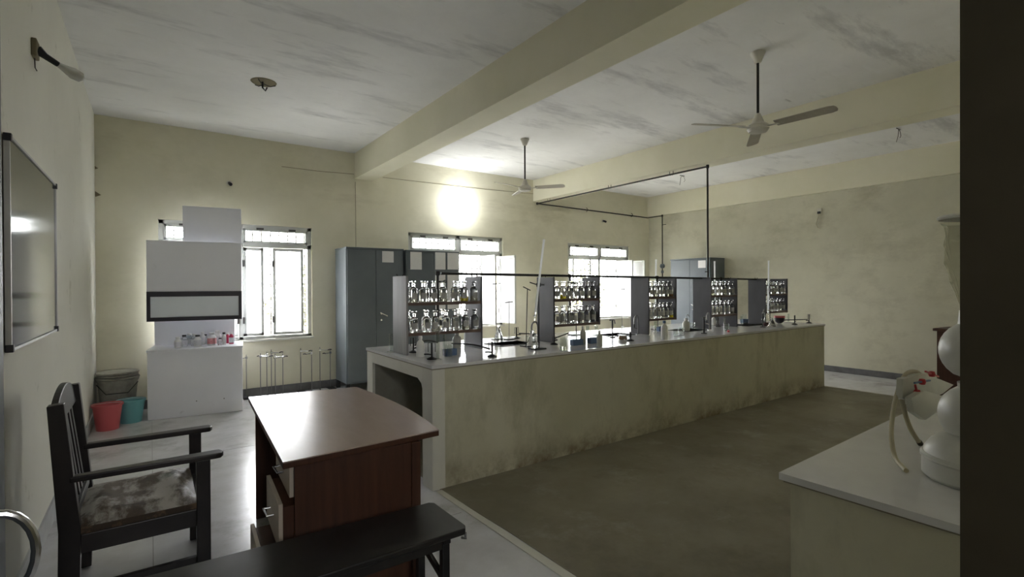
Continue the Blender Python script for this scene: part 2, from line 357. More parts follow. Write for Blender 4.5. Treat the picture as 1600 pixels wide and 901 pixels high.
# windows: frame, transom lights, casements with frosted panes, iron grille outside
def window(k, x0, x1, z0, z1, casements, glass='frosted'):
    root = bpy.data.objects.new('window_%d' % k, None); COL.objects.link(root); root['kind'] = 'structure'
    yf0, yf1 = YW+.03, YW+.09; fw = .055; tz = 2.08; xm = (x0+x1)/2
    f = MB().box(x0, x1, yf0, yf1, z1-fw, z1).box(x0, x1, yf0, yf1, z0, z0+.04).box(x0, x0+fw, yf0, yf1, z0, z1).box(x1-fw, x1, yf0, yf1, z0, z1)
    f.box(x0, x1, yf0, yf1, tz-.03, tz+.03).box(xm-.03, xm+.03, yf0, yf1, z0, z1)
    f.build('window_frame', 'frame', root, .004)
    for a, b in ((x0+fw, xm-.03), (xm+.03, x1-fw)):
        fr = MB().box(a, b, yf0-.015, yf0+.02, z1-fw-.03, z1-fw).box(a, b, yf0-.015, yf0+.02, tz+.03, tz+.06).box(a, a+.03, yf0-.015, yf0+.02, tz+.03, z1-fw).box(b-.03, b, yf0-.015, yf0+.02, tz+.03, z1-fw)
        o = fr.build('fanlight', 'frame', root, .003)
        MB().box(a+.03, b-.03, yf0, yf0+.004, tz+.06, z1-fw-.03).build('pane', 'thin_glass', o)
        for x in (a+(b-a)*.25, a+(b-a)*.75): MB().box(x-.045, x+.045, yf0-.022, yf0-.002, z1-fw-.012, z1-fw+.016).build('hinge', 'hinge', o)
    MB().box(x0-.02, x1+.02, YW-.03, YW+.10, z0-.03, z0-.0).build('window_sill', 'bench_white', root, .004)
    g = MB()
    x = x0+.05
    while x < x1: g.box(x-.007, x+.007, YW+.16, YW+.174, z0, z1); x += .115
    z = z0+.06
    while z < z1: g.box(x0, x1, YW+.158, YW+.166, z-.006, z+.006); z += .14
    g.build('grille', 'grille', root)
    for hx, dirn, ang, wd in casements:
        # hinge x, +1 opens from hinge to the right when shut, opening angle, width
        c = MB(); a, b = (0, wd); zz0, zz1 = z0+.045, tz-.035
        mt = Matrix.Translation((hx, yf0-.002, 0)) @ Matrix.Rotation(-ang*dirn, 4, 'Z') @ Matrix.Diagonal((dirn, 1, 1, 1))
        for q in ((a, b, -.02, .012, zz1-.04, zz1), (a, b, -.02, .012, zz0, zz0+.04), (a, a+.035, -.02, .012, zz0, zz1), (b-.035, b, -.02, .012, zz0, zz1)): c.box(*q, mt)
        o = c.build('casement', 'frame', root)
        MB().box(a+.035, b-.035, -.006, -.001, zz0+.04, zz1-.04, mt).build('pane', 'opal' if ang > 1 else 'frosted', o)
        for z in (zz0+.22, zz1-.22): MB().box(-.012, .012, -.03, -.004, z-.045, z+.045, mt).build('hinge', 'hinge', o)
    return root
window(1, *WINS[0], [(.14, 1, 0, .40), (.99-.03, -1, .05, .40), (1.03, 1, 0.0, .25), (1.40, 1, .05, .40)])
window(2, *WINS[1], [(3.5, 1, 0, .42), (4.34, -1, 0, .42), (4.86, 1, 1.52, .46), (5.27, 1, 1.50, .46)])
window(3, *WINS[2], [(7.60, -1, .80, .40), (8.42, 1, 1.5, .44), (8.76, 1, 1.35, .44)])
for k, (x0, x1, z0, z1) in enumerate(NEAR_FILL_WINS):  # frame and pane of the added fill-light window, out of view
    r_ = bpy.data.objects.new('window_%d' % (k+4), None); COL.objects.link(r_); r_['kind'] = 'structure'
    f = MB()
    for a, b in ((x0, x0+.05), (x1-.05, x1), ((x0+x1)/2-.025, (x0+x1)/2+.025)): f.box(a, b, .10, .15, z0, z1)
    f.box(x0, x1, .10, .15, z0, z0+.05).box(x0, x1, .10, .15, z1-.05, z1).build('window_frame', 'frame', r_)
    MB().box(x0+.05, x1-.05, .12, .124, z0+.05, z1-.05).build('pane', 'thin_glass', r_)
# ground and greenery outside
struct('ground_outside', MB().box(-25, 40, YW+T+.05, 45, -.55, -.45), 'ground')
struct('ground_outside', MB().box(-25, 40, -35, -2.3, -.55, -.45), 'ground')
def shrub(x, y, rx, rz, n, label):
    root = thing('leafy_shrub', label, 'shrub', (x, y, -.45), 0, 'greenery outside the windows')
    lf = MB()
    for i in range(n):
        a, b, r = random.uniform(0, 2*PI), random.uniform(-1, 1), random.random()**.4
        c = Vector((math.cos(a)*math.sqrt(1-b*b)*rx*r, math.sin(a)*math.sqrt(1-b*b)*rx*.7*r, .5+rz+b*rz*r))
        u = Vector([random.gauss(0, 1) for _ in range(3)]).normalized(); v = u.orthogonal().normalized(); s = random.uniform(.05, .1)
        lf.add([c-u*s, c+v*s*.45, c+u*s, c-v*s*.45], [(0, 1, 2, 3)])
    lf.build('foliage', 'leaf', root)
    MB().path([(0, 0, 0), (.04, 0, .5), (0, .03, .5+rz)], [.07, .05, .03]).build('trunk', 'bark', root)
shrub(3.3, 13.0, 1.2, 1.0, 1300, 'yellow-green shrub outside, seen through the slit of the left window')
shrub(12.2, 13.0, 1.2, 1.25, 1300, 'yellow-green shrub outside the far window behind its iron grille')
shrub(6.5, 14.0, 1.1, 1.2, 900, 'green shrub outside, behind the steel cupboards and middle window')

# ================================================================ THINGS
ORD = ['first', 'second', 'third', 'fourth', 'fifth', 'sixth', 'seventh', 'eighth', 'ninth', 'tenth']
def P(*a): return Vector(a)

# ---------------------------------------------------------------- the long laboratory bench
BX0, BX1, BY0, BY1, BZ = 1.668, 8.03, 3.32, 4.675, .92
SINKS = [(2.72, 3.12, 3.98, 4.24), (4.20, 4.60, 3.95, 4.21), (5.40, 5.80, 3.80, 4.06), (6.78, 7.14, 3.78, 4.04)]
bench = thing('laboratory_bench', 'long cream plastered laboratory bench with a glossy white top running across the room', 'bench', (0, 0, 0))
bb = MB().box(BX0, BX1, BY0, BY0+.17, 0, BZ-.032).box(BX0+.01, BX1, BY1-.13, BY1, 0, BZ-.032).box(BX1-.12, BX1, BY0+.17, BY1-.13, 0, BZ-.032)
bb.build('plaster_body', 'bench_plaster', bench)
# whitewashed end frame with a low opening whose corner is rounded
ef = MB()
ef.box(BX0-.006, BX0+.10, BY0-.002, BY0+.165, 0, BZ-.032).box(BX0-.006, BX0+.10, BY1-.14, BY1+.002, 0, BZ-.032)
ef.box(BX0-.006, BX0+.10, BY0+.165, BY1-.14, BZ-.125, BZ-.032)
ef.add([(x, y, z) for x in (BX0-.006, BX0+.10) for y, z in ((BY0+.164, BZ-.124), (BY0+.164, BZ-.20), (BY0+.185, BZ-.155), (BY0+.25, BZ-.124))], [(0, 1, 2, 3), (7, 6, 5, 4), (0, 4, 5, 1), (1, 5, 6, 2), (2, 6, 7, 3), (3, 7, 4, 0)])
ef.build('end_frame', 'bench_white', bench, .004)
MB().box(BX0+.9, BX0+1.0, BY0+.17, BY1-.13, 0, BZ-.034).build('cross_wall', 'bench_inner', bench)
MB().box(BX0+.02, BX0+.9, BY1-.145, BY1-.131, .0, BZ-.034).build('inner_lining', 'bench_inner', bench)
tp = MB(); x = BX0-.012; yt0, yt1 = BY0-.012, BY1+.012
for a, b, c, d in SINKS:
    tp.box(x, a, yt0, yt1, BZ-.024, BZ); tp.box(a, b, yt0, c, BZ-.024, BZ); tp.box(a, b, d, yt1, BZ-.024, BZ); x = b
tp.box(x, BX1+.012, yt0, yt1, BZ-.024, BZ); tp.build('worktop', 'worktop', bench)
MB().box(BX0-.008, BX1+.008, BY0-.008, BY0+.02, BZ-.032, BZ-.0242).box(BX0-.008, BX0+.05, BY0+.02, BY1+.008, BZ-.032, BZ-.0242).build('joint_line', 'worktop_edge', bench)
for a, b, c, d in SINKS:
    s_ = MB().box(a-.012, b+.012, c-.012, d+.012, BZ-.20, BZ-.18)
    s_.box(a-.012, a, c, d, BZ-.18, BZ+.006).box(b, b+.012, c, d, BZ-.18, BZ+.006).box(a-.012, b+.012, c-.012, c, BZ-.18, BZ+.006).box(a-.012, b+.012, d, d+.012, BZ-.18, BZ+.006)
    s_.build('sink_basin', 'basin', bench)

# ---------------------------------------------------------------- near side bench on the right
nb = thing('side_bench', 'cream side bench with white top in the right foreground beside the doorway', 'bench', (0, 0, 0))
NZ = .885
pts = [at(1218, 738, 2, NZ), at(1500, 808, 2, NZ)]
MB().prism([(1.666, .262), (1.666, .826), (5.0, .90), (5.0, .262)], NZ-.022, NZ).build('worktop', 'worktop', nb)
MB().prism([(1.676, .262), (1.676, .816), (4.98, .89), (4.98, .262)], NZ-.03, NZ-.0222).build('joint_line', 'worktop_edge', nb)
MB().prism([(1.69, .262), (1.69, .80), (4.96, .875), (4.96, .262)], 0, NZ-.03).build('plaster_body', 'bench_plaster', nb)

# ---------------------------------------------------------------- reagent racks on the long bench
RACK = [  # front y, depth, front pixel of left and right panels, right panel reaches the bench
    (3.93, .29, 638, 754, True, 'nearest the camera', 'nearest rack'),
    (3.87, .27, 867, 938, False, 'second from the camera', 'second rack'),
    (3.83, .27, 1015, 1057.5, False, 'in the middle of the bench', 'middle rack'),
    (3.81, .27, 1112, 1152.5, True, 'fourth from the camera', 'fourth rack'),
    (3.76, .26, 1197, 1231, False, 'farthest, near the end of the bench', 'farthest rack')]
UP_Z, LOW_Z, TOP_Z = 1.362, 1.105, 1.588
RX = []
for i, (y, dp, u0, u1, full, where, short) in enumerate(RACK):
    x0 = at(u0, 470, 1, y).x; x1 = at(u1, 470, 1, y).x; RX.append((x0, x1))
    r = thing('reagent_rack', ('pale grey' if i == 0 else 'dark grey')+' two-shelf reagent rack on the long bench, '+where, 'rack', ((x0+x1)/2, y+dp/2, BZ), 0, 'reagent racks on the long bench')
    cx = (x0+x1)/2; w2 = (x1-x0)/2; h2 = dp/2; a, b = UP_Z-BZ, LOW_Z-BZ
    MB().box(-w2-.018, -w2, -h2, h2, .001, TOP_Z-BZ).build('side_panel', 'board_shelf_pale' if i == 0 else 'board_shelf', r, .003)
    MB().box(w2-.018, w2, -h2, h2, .001 if full else b-.03, TOP_Z-BZ).build('side_panel', 'board_shelf', r, .003)
    for z in (a, b): MB().box(-w2+.0005, w2-.0185, -h2, h2, z-.026, z).build('shelf', 'shelf_board', r, .002)

# bottles
def bottle_thing(tint=None):
    r = thing('reagent_bottle', '', 'bottle')
    MB().lathe([(0, 0), (.034, 0), (.037, .004), (.037, .098), (.033, .113), (.020, .126), (.0135, .134), (.0135, .150), (.019, .153), (.019, .157), (0, .157)], 16).build('glass_body', 'glass', r, smooth=True)
    MB().lathe([(0, .158), (.011, .158), (.011, .164), (.024, .176), (.024, .182), (0, .183)], 12).build('stopper', 'glass', r, smooth=True)
    lb = MB(); n = 7; a0, a1 = -PI/2-.75, -PI/2+.75
    for k in range(n):
        p, q = a0+(a1-a0)*k/n, a0+(a1-a0)*(k+1)/n; R0, R1 = .0374, .0379
        vs = [(R*math.cos(t), R*math.sin(t), z) for R in (R0, R1) for t in (p, q) for z in (.028, .082)]
        lb.add(vs, [(0, 1, 3, 2), (4, 6, 7, 5), (0, 4, 5, 1), (2, 3, 7, 6), (0, 2, 6, 4), (1, 5, 7, 3)])
    lb.build('paper_label', 'label', r, smooth=True)
    if tint: MB().lathe([(0, .003), (.0365, .003), (.0376, .004), (.0376, .042), (.0365, .044), (0, .044)], 16).build('liquid', tint, r, smooth=True)
    return r
put_bottle = family(bottle_thing)
def side(n, k): return ORD[k]+' from its left' if k < n-1 else 'last on its right'
UP1 = [646, 661, 677, 692.5, 710, 725, 740]; LO1 = [647, 666, 680, 697, 711, 727, 741]
for i, (y, dp, u0, u1, full, where, short) in enumerate(RACK):
    x0, x1 = RX[i]
    for lvl, z in ((0, UP_Z), (1, LOW_Z)):
        n = 7 if i < 2 else 6
        for k in range(n):
            yy = y+.046+random.uniform(-.005, .006)
            if i == 0: xx = at((UP1, LO1)[lvl][k], 470, 1, yy).x
            else: xx = x0+.06+(x1-x0-.13)*k/(n-1)
            tint = None
            if i == 0 and lvl == 0 and k == 5: tint = 'liquid_yellow'
            elif i == 1 and lvl == 0 and k == 1: tint = 'liquid_yellow'
            elif i == 2 and lvl == 1 and k == n-1: tint = 'liquid_yellow'
            elif i == 2 and lvl == 0 and k == n-1: tint = 'liquid_brown'
            elif (k+i+lvl) % 3 == 0: tint = 'liquid_clear'
            col = {'liquid_yellow': 'with yellow liquid', 'liquid_brown': 'with brown liquid'}.get(tint, 'with grey label')
            put_bottle((xx, yy, z+.0006), 'glass bottle %s, %s shelf of %s, %s' % (col, ('upper', 'lower')[lvl], short, side(n, k)),
                       random.uniform(-.5, .5)-.3, 'reagent bottles on the %s shelf of the %s' % (('upper', 'lower')[lvl], short), tint=tint)
        m = (4, 3, 3, 2, 2)[i]
        for k in range(m):
            xx = x0+.10+(x1-x0-.22)*k/(m-1) if m > 1 else (x0+x1)/2
            put_bottle((xx, y+dp-.055, z+.0006), 'back row glass bottle, %s shelf of %s, %s' % (('upper', 'lower')[lvl], short, side(m, k)),
                       random.uniform(2.4, 3.4), 'back row bottles on the %s shelf of the %s' % (('upper', 'lower')[lvl], short), tint=None)

# ---------------------------------------------------------------- gas pipe above the racks, with its drops
gz = 1.618
gp0 = at(689, 427, 1, 4.075); gp1 = at(1200, 436.5, 1, 3.89)
gas = thing('gas_pipe', 'black gas pipe running level above all the reagent racks on the long bench', 'pipe', (0, 0, 0))
MB().tube(gp0, gp1, .0125, 10).build('pipe_run', 'black_pipe', gas, smooth=True)
def on_gas(x): t = (x-gp0.x)/(gp1.x-gp0.x); return gp0.lerp(gp1, t)
for u, vb in ((690, 520), (893, 512), (1024, 470), (1119, 450), (1205, 460)):
    x = at(u, 440, 1, 4.0).x; g = on_gas(min(x, gp1.x))
    zb = {690: LOW_Z+.001, 893: LOW_Z+.001}.get(u, UP_Z+.001)
    for za, zb_ in ((g.z, UP_Z+.0008), (UP_Z-.0268, LOW_Z+.0008)): MB().tube((g.x, g.y, za), (g.x, g.y, zb_), .012, 10).build('drop_pipe', 'black_pipe', gas, smooth=True)
    MB().lathe([(0, -.02), (.019, -.02), (.019, .02), (0, .02)], 10, g).build('tee_joint', 'black_pipe', gas, smooth=True)
    MB().path([(g.x, g.y, g.z-.075), (g.x+.045, g.y-.03, g.z-.075)], .008, 8).lathe([(0, -.017), (.014, -.012), (.017, 0), (.014, .012), (0, .017)], 10, (g.x+.055, g.y-.035, g.z-.075)).build('gas_cock', 'black_pipe', gas, smooth=True)
for i, (x0, x1) in enumerate(RX):
    for x, sgn in ((x0-.01, 1), (x1-.01, -1)):
        g = on_gas(min(max(x, gp0.x), gp1.x-.02)) if x < gp1.x else None
        if g is None: continue
        for dx in (-.03, .03):
            MB().path([(x+dx*.8, g.y, TOP_Z+.001), (x+dx, g.y, TOP_Z+.014), (x+dx, g.y, g.z-.010)], .0045, 6).build('pipe_hook', 'black_pipe', gas, smooth=True)

# wall and beam gas pipe
p0 = at(1107, 431, 1, 3.97); top = at(1105.5, 262, 1, 3.97)
zt = 3.095
pa = P(top.x, 3.97, zt); pb = P(top.x, YW-.05, zt); pc = P(XR-.11, YW-.05, zt-.03); pd = P(XR-.11, 7.24, zt-.03); pe = P(XR-.11, 7.24, 1.05)
wp = thing('gas_supply_pipe', 'thin black gas supply pipe hung under the middle beam and along the far walls', 'pipe', (0, 0, 0))
for q0, q1 in ((P(pa.x, pa.y, on_gas(pa.x).z+.013), pa), (pa, pb), (pb, pc), (pc, pd), (pd, pe)):
    MB().tube(q0, q1, .0125, 10).build('pipe_run', 'black_pipe', wp, smooth=True)
for q in (pa, pb, pd): MB().lathe([(0, -.024), (.02, -.022), (.022, 0), (.02, .022), (0, .024)], 10, q).build('elbow', 'black_pipe', wp, smooth=True)
for y in (4.55, 5.75, 7.3):
    for dy in (-.03, .03):
        MB().path([(pa.x, y+dy*.4, zt-.014), (pa.x, y+dy, zt+.01), (pa.x, y+dy, 3.139)], .005, 6).build('pipe_clamp', 'black_pipe', wp, smooth=True)
for x in (7.45, 8.85): MB().path([(x, YW-.03, zt+.035), (x, YW-.07, zt), (x, YW-.03, zt-.05)], .006, 6).build('pipe_clamp', 'black_pipe', wp, smooth=True)
MB().path([(pe.x, 7.24, 2.86), (pe.x, 7.14, 2.86)], .007, 6).build('pipe_clamp', 'black_pipe', wp, smooth=True)
MB().lathe([(0, -.05), (.04, -.045), (.06, 0), (.04, .045), (0, .05)], 14, (pe.x, 7.24, 1.93)).build('valve', 'steel_grey', wp, smooth=True)
MB().lathe([(0, -.03), (.03, -.03), (.03, .03), (0, .03)], 12, (pe.x, 7.24, 1.80)).build('valve_collar', 'steel_grey', wp, smooth=True)
MB().path([(p0.x-.075, 3.97, 1.675), (p0.x, 3.97, 1.675)], .008, 8).build('cock_lever', 'black_pipe', wp, smooth=True)

# ---------------------------------------------------------------- steel cupboards
def cupboard(x0, x1, y0, y1, z0, z1, label, rz=0, handle='lever', sheets=()):
    cx, cyy = (x0+x1)/2, (y0+y1)/2
    r = thing('steel_cupboard', label, 'cupboard', (cx, cyy, 0), rz, 'grey steel cupboards')
    w_, d_ = (x1-x0)/2, (y1-y0)/2
    MB().box(-w_, w_, -d_+.02, d_, z0, z1).build('cabinet_body', 'steel_grey', r, .004)
    MB().box(-w_-.003, w_+.003, -d_-.003, d_+.002, z1, z1+.022).build('top_rim', 'steel_grey', r, .003)
    MB().box(-w_+.02, w_-.02, -d_+.022, -d_+.024, z0+.02, z1).build('gap_shadow', 'steel_dark', r)
    dl = MB().box(-w_+.012, -.002, -d_, -d_+.019, z0+.025, z1-.012).build('door', 'steel_grey', r, .003)
    dr = MB().box(.002, w_-.012, -d_, -d_+.019, z0+.025, z1-.012).build('door', 'steel_grey', r, .003)
    hz = (z0+z1)/2+.02
    MB().tube((.07, -d_, hz), (.07, -d_-.022, hz), .011, 10).bar((.05, -d_-.026, hz+.018), (.16, -d_-.026, hz-.035), .012, .012, (0, 1, 0)).build('handle', 'chrome', dr)
    MB().tube((.075, -d_-.006, hz-.09), (.075, -d_, hz-.09), .012, 10).build('lock', 'chrome', dr)
    for sx in (-1, 1):
        for sy in (-1, 1): MB().box(sx*w_-sx*.05, sx*w_, sy*d_-sy*.05 + (.02 if sy < 0 else 0), sy*d_ + (.02 if sy < 0 else 0), 0, z0-.0005).build('leg', 'steel_dark', r)
    for a, b, c, d in sheets:
        MB().box(a-cx if not rz else a, b-cx if not rz else b, -d_-.0025, -d_-.0008, c, d).build('paper_notice', 'paper', r)['label'] = 'white paper notice'
    return r
def sheet(u0, u1, v0, v1, Y): a = at(u0, v0, 1, Y); b = at(u1, v1, 1, Y); return (a.x, b.x, b.z, a.z)
cupboard(2.235, 3.095, 7.1, 7.62, .12, 2.04, 'grey steel double-door cupboard with one white notice, right of the left window', sheets=[sheet(597, 615, 392, 410, 7.1)])
cupboard(3.14, 4.05, 7.1, 7.62, .12, 2.03, 'grey steel cupboard covered with several white notices, behind the nearest rack',
         sheets=[sheet(a, b, c, d, 7.1) for a, b, c, d in ((641, 659, 393, 421), (680, 696, 393, 421), (699, 716, 394, 421), (680, 696, 429, 482), (699, 716, 429, 482))])
cupboard(9.23-.47, 9.23+.47, 6.25-.25, 6.25+.25, .12, 2.02, 'grey steel cupboard with one notice, standing against the far right wall', rz=-PI/2, sheets=[(.20, .37, 1.84, 1.99)])

# ---------------------------------------------------------------- white fume hood in the left corner
fh = thing('fume_hood', 'tall white laminate fume hood with black-framed sash in front of the left window', 'fume hood', (-.04, 7.0, 0), -.135)
W_, D_ = .945, .56
MB().box(0, W_, 0, D_, .001, .765).build('base_cabinet', 'laminate', fh, .003)
MB().box(-.008, W_+.008, -.012, D_, .766, .790).build('counter', 'laminate', fh, .003)
MB().box(0, .86, D_-.02, D_, .791, 2.02).build('back_panel', 'laminate', fh)
MB().box(0, W_, .0, .02, 1.455, 2.035).build('upper_panel', 'laminate', fh, .002)
MB().box(0, .018, .021, D_-.021, 1.12, 2.03).build('side_panel', 'laminate', fh)
MB().box(W_-.018, W_, .021, D_-.19, 1.12, 2.03).build('side_panel', 'laminate', fh)
fr = MB().box(0, W_, -.015, .02, 1.395, 1.454).box(0, W_, -.015, .02, 1.115, 1.160).box(0, .035, -.015, .02, 1.16, 1.395).box(W_-.035, W_, -.015, .02, 1.16, 1.395)
fo = fr.build('sash_frame', 'black_trim', fh)
MB().box(.035, W_-.035, -.002, .004, 1.16, 1.395).build('sash_pane', 'sash_glass', fo)
MB().box(.33, W_, .20, .218, 2.00, 2.475).build('chimney_panel', 'laminate', fh, .002)
MB().box(.33, W_, .218, .50, 2.45, 2.475).build('chimney_top', 'laminate', fh)
for x in (.47, .75): MB().tube((x, -.0005, .17), (x, -.004, .17), .006, 8).build('screw', 'hinge', fh)

def jar(body, cap, lab, h, r, neck):
    t = thing('chemical_bottle', '', 'bottle')
    MB().lathe([(0, 0), (r*.93, 0), (r, .004), (r, h*.62), (r*.85, h*.72), (neck, h*.8), (neck, h*.86), (0, h*.86)], 14).build('bottle_body', body, t, smooth=True)
    MB().lathe([(0, h*.861), (neck*1.25, h*.861), (neck*1.25, h), (0, h)], 12).build('cap', cap, t, smooth=True)
    if lab: MB().lathe([(r*1.001, h*.12), (r*1.02, h*.12), (r*1.02, h*.56), (r*1.001, h*.56)], 14).build('paper_label', lab, t, smooth=True)
    return t
HOODB = [  # px, v of base, height, radius, body, cap, label, words
    (278, 543, .105, .036, 'white_plastic', 'white_plastic', 'label_white', 'short white bottle at the left end of the row'),
    (288, 541, .115, .035, 'glass', 'black_cap', 'label_white', 'clear bottle with dark cap beside the white one'),
    (296, 539, .12, .035, 'glass', 'white_plastic', 'label_white', 'clear bottle with white cap in the back, left half'),
    (304, 540, .12, .036, 'glass', 'white_plastic', 'label_white', 'clear jar with white cap left of the black-capped jar'),
    (309, 541, .115, .040, 'white_plastic', 'black_cap', 'label_white', 'white jar with broad black cap'),
    (316.5, 538, .13, .030, 'white_plastic', 'white_plastic', 'label_white', 'slim white bottle behind the black-capped jar'),
    (321, 537, .10, .026, 'glass', 'black_cap', 'label_white', 'small clear bottle with black cap, middle of the row'),
    (331, 539, .13, .050, 'white_plastic', 'white_plastic', 'label_red', 'wide white jar with pink-red label'),
    (340, 536, .135, .040, 'white_plastic', 'white_plastic', 'label_white', 'tall white jar behind the pink-labelled one'),
    (344, 539, .075, .026, 'glass', 'black_cap', 'label_white', 'smallest bottle, low, with dark cap'),
    (350, 538, .125, .026, 'white_plastic', 'black_cap', 'label_white', 'narrow white bottle with long black cap'),
    (355.5, 536, .11, .024, 'pink', 'white_plastic', None, 'narrow magenta bottle with white cap'),
    (361.5, 537, .12, .028, 'pink', 'white_plastic', 'label_white', 'magenta bottle with white label at the right end')]
for u, v, h_, r_, bd, cp, lb, words in HOODB:
    q = at(u, v, 2, .79)
    t = jar(bd, cp, lb, h_*1.2, r_*.98, r_*.5); t.location = (q.x, q.y, .7905)
    tag(t, words+', on the fume hood counter', 'bottle', 'bottles on the fume hood counter')

# ---------------------------------------------------------------- buckets and bin in the left corner
def pail(name, label, cat, loc, r0, r1, h, m, handle=True, group=None):
    t = thing(name, label, cat, loc, 0, group)
    MB().lathe([(0, 0), (r0, 0), (r0+(r1-r0)*.95, h*.93), (r1+.010, h*.93), (r1+.010, h), (r1-.004, h), (r0+(r1-r0)*.9-.006, h*.88), (r0-.005, .008), (0, .008)], 24).build('pail_body', m, t, smooth=True)
    if handle:
        MB().path([((r1+.012)*math.cos(a), .02+(r1+.012)*math.sin(a), h*.93-.05*math.sin(a)) for a in [PI+PI*k/12 for k in range(13)]], .003, 6).build('bail_handle', 'chrome', t, smooth=True)
    return t
q = at(169.5, 671, 2, 0); pail('bucket', 'red plastic bucket on the floor in the left corner', 'bucket', (-.383, 6.84, 0), .098, .128, .27, 'red_plastic')
q = at(209, 660, 2, 0); pail('bucket', 'teal plastic bucket on the floor beside the red one', 'bucket', (-.19, 7.06, 0), .098, .130, .25, 'teal_plastic')
bn = thing('waste_bin', 'dusty off-white tub standing behind the red and teal buckets', 'bin', (-.32, 7.45, 0))
MB().lathe([(0, 0), (.15, 0), (.185, .42), (.20, .42), (.20, .44), (.19, .44), (.155, .02), (0, .02)], 22).build('tub_body', 'grey_plastic', bn, smooth=True)
for z, r_ in ((.445, .205), (.475, .19), (.505, .20)):
    MB().lathe([(0, z), (r_, z), (r_+.006, z+.01), (r_, z+.022), (0, z+.022)], 22).build('stacked_lid', 'grey_plastic', bn, smooth=True)
MB().path([(-.19, -.08, .40), (-.10, -.20, .30), (.10, -.20, .30), (.19, -.08, .40)], .005, 6).build('bail_handle', 'hinge', bn, smooth=True)

# ---------------------------------------------------------------- retort stands along the window wall
def stand_thing(h=.6, arm=.12, side_=1):
    t = thing('retort_stand', '', 'retort stand')
    MB().box(-.05, .05, -.09, .09, 0, .012).build('base_plate', 'black_iron', t, .003)
    MB().tube((0, .05, .012), (0, .05, h), .005, 8).build('rod', 'steel_rod', t, smooth=True)
    c = MB().box(-.014, .014, .030, .062, h-.055, h-.025).build('boss_head', 'chrome', t, .003)
    MB().tube((.0, .028, h-.04), (side_*arm, -.03, h-.04), .005, 8).build('clamp_rod', 'chrome', c, smooth=True)
    MB().path([(side_*arm, -.03, h-.04), (side_*(arm+.02), -.05, h-.03), (side_*(arm+.045), -.045, h-.035)], .007, 6).build('clamp_jaw', 'black_iron', c, smooth=True)
    return t
put_stand = family(stand_thing)
SW = [(385, .585, -1, 'standing next to the fume hood, leftmost of the row'), (407, .64, 1, 'second of the row under the left window'), (417, .625, -1, 'third of the row under the left window'), (424, .63, 1, 'under the left window, left of a close pair'),
      (430, .62, 1, 'under the left window, right of a close pair'), (442, .585, -1, 'under the middle of the left window'), (470, .62, 1, 'left of the right-hand cluster below the window'), (487, .63, -1, 'centre of the right-hand cluster below the window'),
      (500, .64, 1, 'right of the right-hand cluster below the window'), (516, .565, -1, 'nearest the steel cupboard')]
for k, (u, h_, sd, words) in enumerate(SW):
    yy = (7.585, 7.17, 7.38)[k % 3]; q = at(u, 580, 1, yy+.05)
    put_stand((q.x, yy, 0), 'iron retort stand with a clamp, '+words, 0, 'retort stands below the left window', h=h_, arm=.09, side_=sd)

# ---------------------------------------------------------------- teacher's desk
dk = thing('teacher_desk', 'brown wooden desk with a curved glossy top and open drawers in the foreground', 'desk', (0, 0, 0))
ZD = .75
c0 = at(388, 620, 2, ZD); c1 = at(442, 722, 2, ZD); c2 = at(686, 671, 2, ZD); c3 = at(556, 604, 2, ZD); m1 = at(597, 620, 2, ZD); m2 = at(640, 640, 2, ZD)
poly = [(c0.x, c0.y), (c1.x, c1.y), (c2.x, c2.y)]
for k in range(1, 12):
    t_ = k/12; bx = (1-t_)**3*c2.x+3*(1-t_)**2*t_*(m2.x+.030)+3*(1-t_)*t_**2*(m1.x+.025)+t_**3*c3.x
    poly.append((bx, c2.y+(c3.y-c2.y)*t_))
poly.append((c3.x, c3.y))
MB().prism(poly, ZD-.005, ZD).build('desktop_surface', 'desk_top', dk)
MB().prism([(x, y) for x, y in poly], ZD-.032, ZD-.0052).build('desktop_edge', 'desk_wood', dk, .003)
ang = math.atan2(c0.x-c1.x, c0.y-c1.y)
def dl_(x, y):  # desk-local to room: x from the drawer side, y from the near end
    return (c1.x+x*math.cos(ang)+y*math.sin(ang), c1.y-x*math.sin(ang)+y*math.cos(ang))
def dbox(x0, x1, y0, y1, z0, z1, tilt=0):
    m_ = MB(); a, b, c, d = dl_(x0, y0), dl_(x1, y0), dl_(x1, y1), dl_(x0, y1)
    return m_.prism([a, b, c, d], z0, z1)
MDX = .055
dbox(MDX, .60, .055, .075, 0, ZD-.033).build('end_panel', 'desk_wood', dk, .002)
dbox(.60, .645, .045, .09, 0, ZD-.033).build('corner_post', 'desk_wood', dk, .003)
dbox(.60, .62, .09, 1.30, .10, ZD-.033).build('modesty_panel', 'desk_wood', dk, .002)
dbox(.02, .62, 1.28, 1.30, 0.001, ZD-.033).build('end_panel', 'desk_wood', dk, .002)
dbox(MDX+.02, .58, .50, .515, .08, ZD-.033).build('pedestal_side', 'desk_wood', dk)
dbox(MDX+.02, .58, .076, .499, .08, .10).build('pedestal_floor', 'desk_wood', dk)
def drawer(out, z0, z1, tiltz):
    o = dbox(MDX-out-.018, MDX-out, .08, .495, z0, z1).build('drawer', 'desk_pale', dk, .002); o['label'] = 'pale drawer front'
    x, y = dl_(MDX-out-.018, .285); zz = (z0+z1)/2
    MB().path([(x, y-.05, zz), (x-.03, y-.05, zz), (x-.03, y+.05, zz), (x, y+.05, zz)], .005, 6).build('handle', 'chrome', o, smooth=True)
    if out > .02: dbox(MDX-out+.0005, MDX+.16, .09, .485, z0+.01, z1-.02).build('drawer_box', 'desk_wood', o)
    return o
drawer(.0, .56, .70, 0); drawer(.045, .335, .54, 0); drawer(.12, .11, .31, 0)

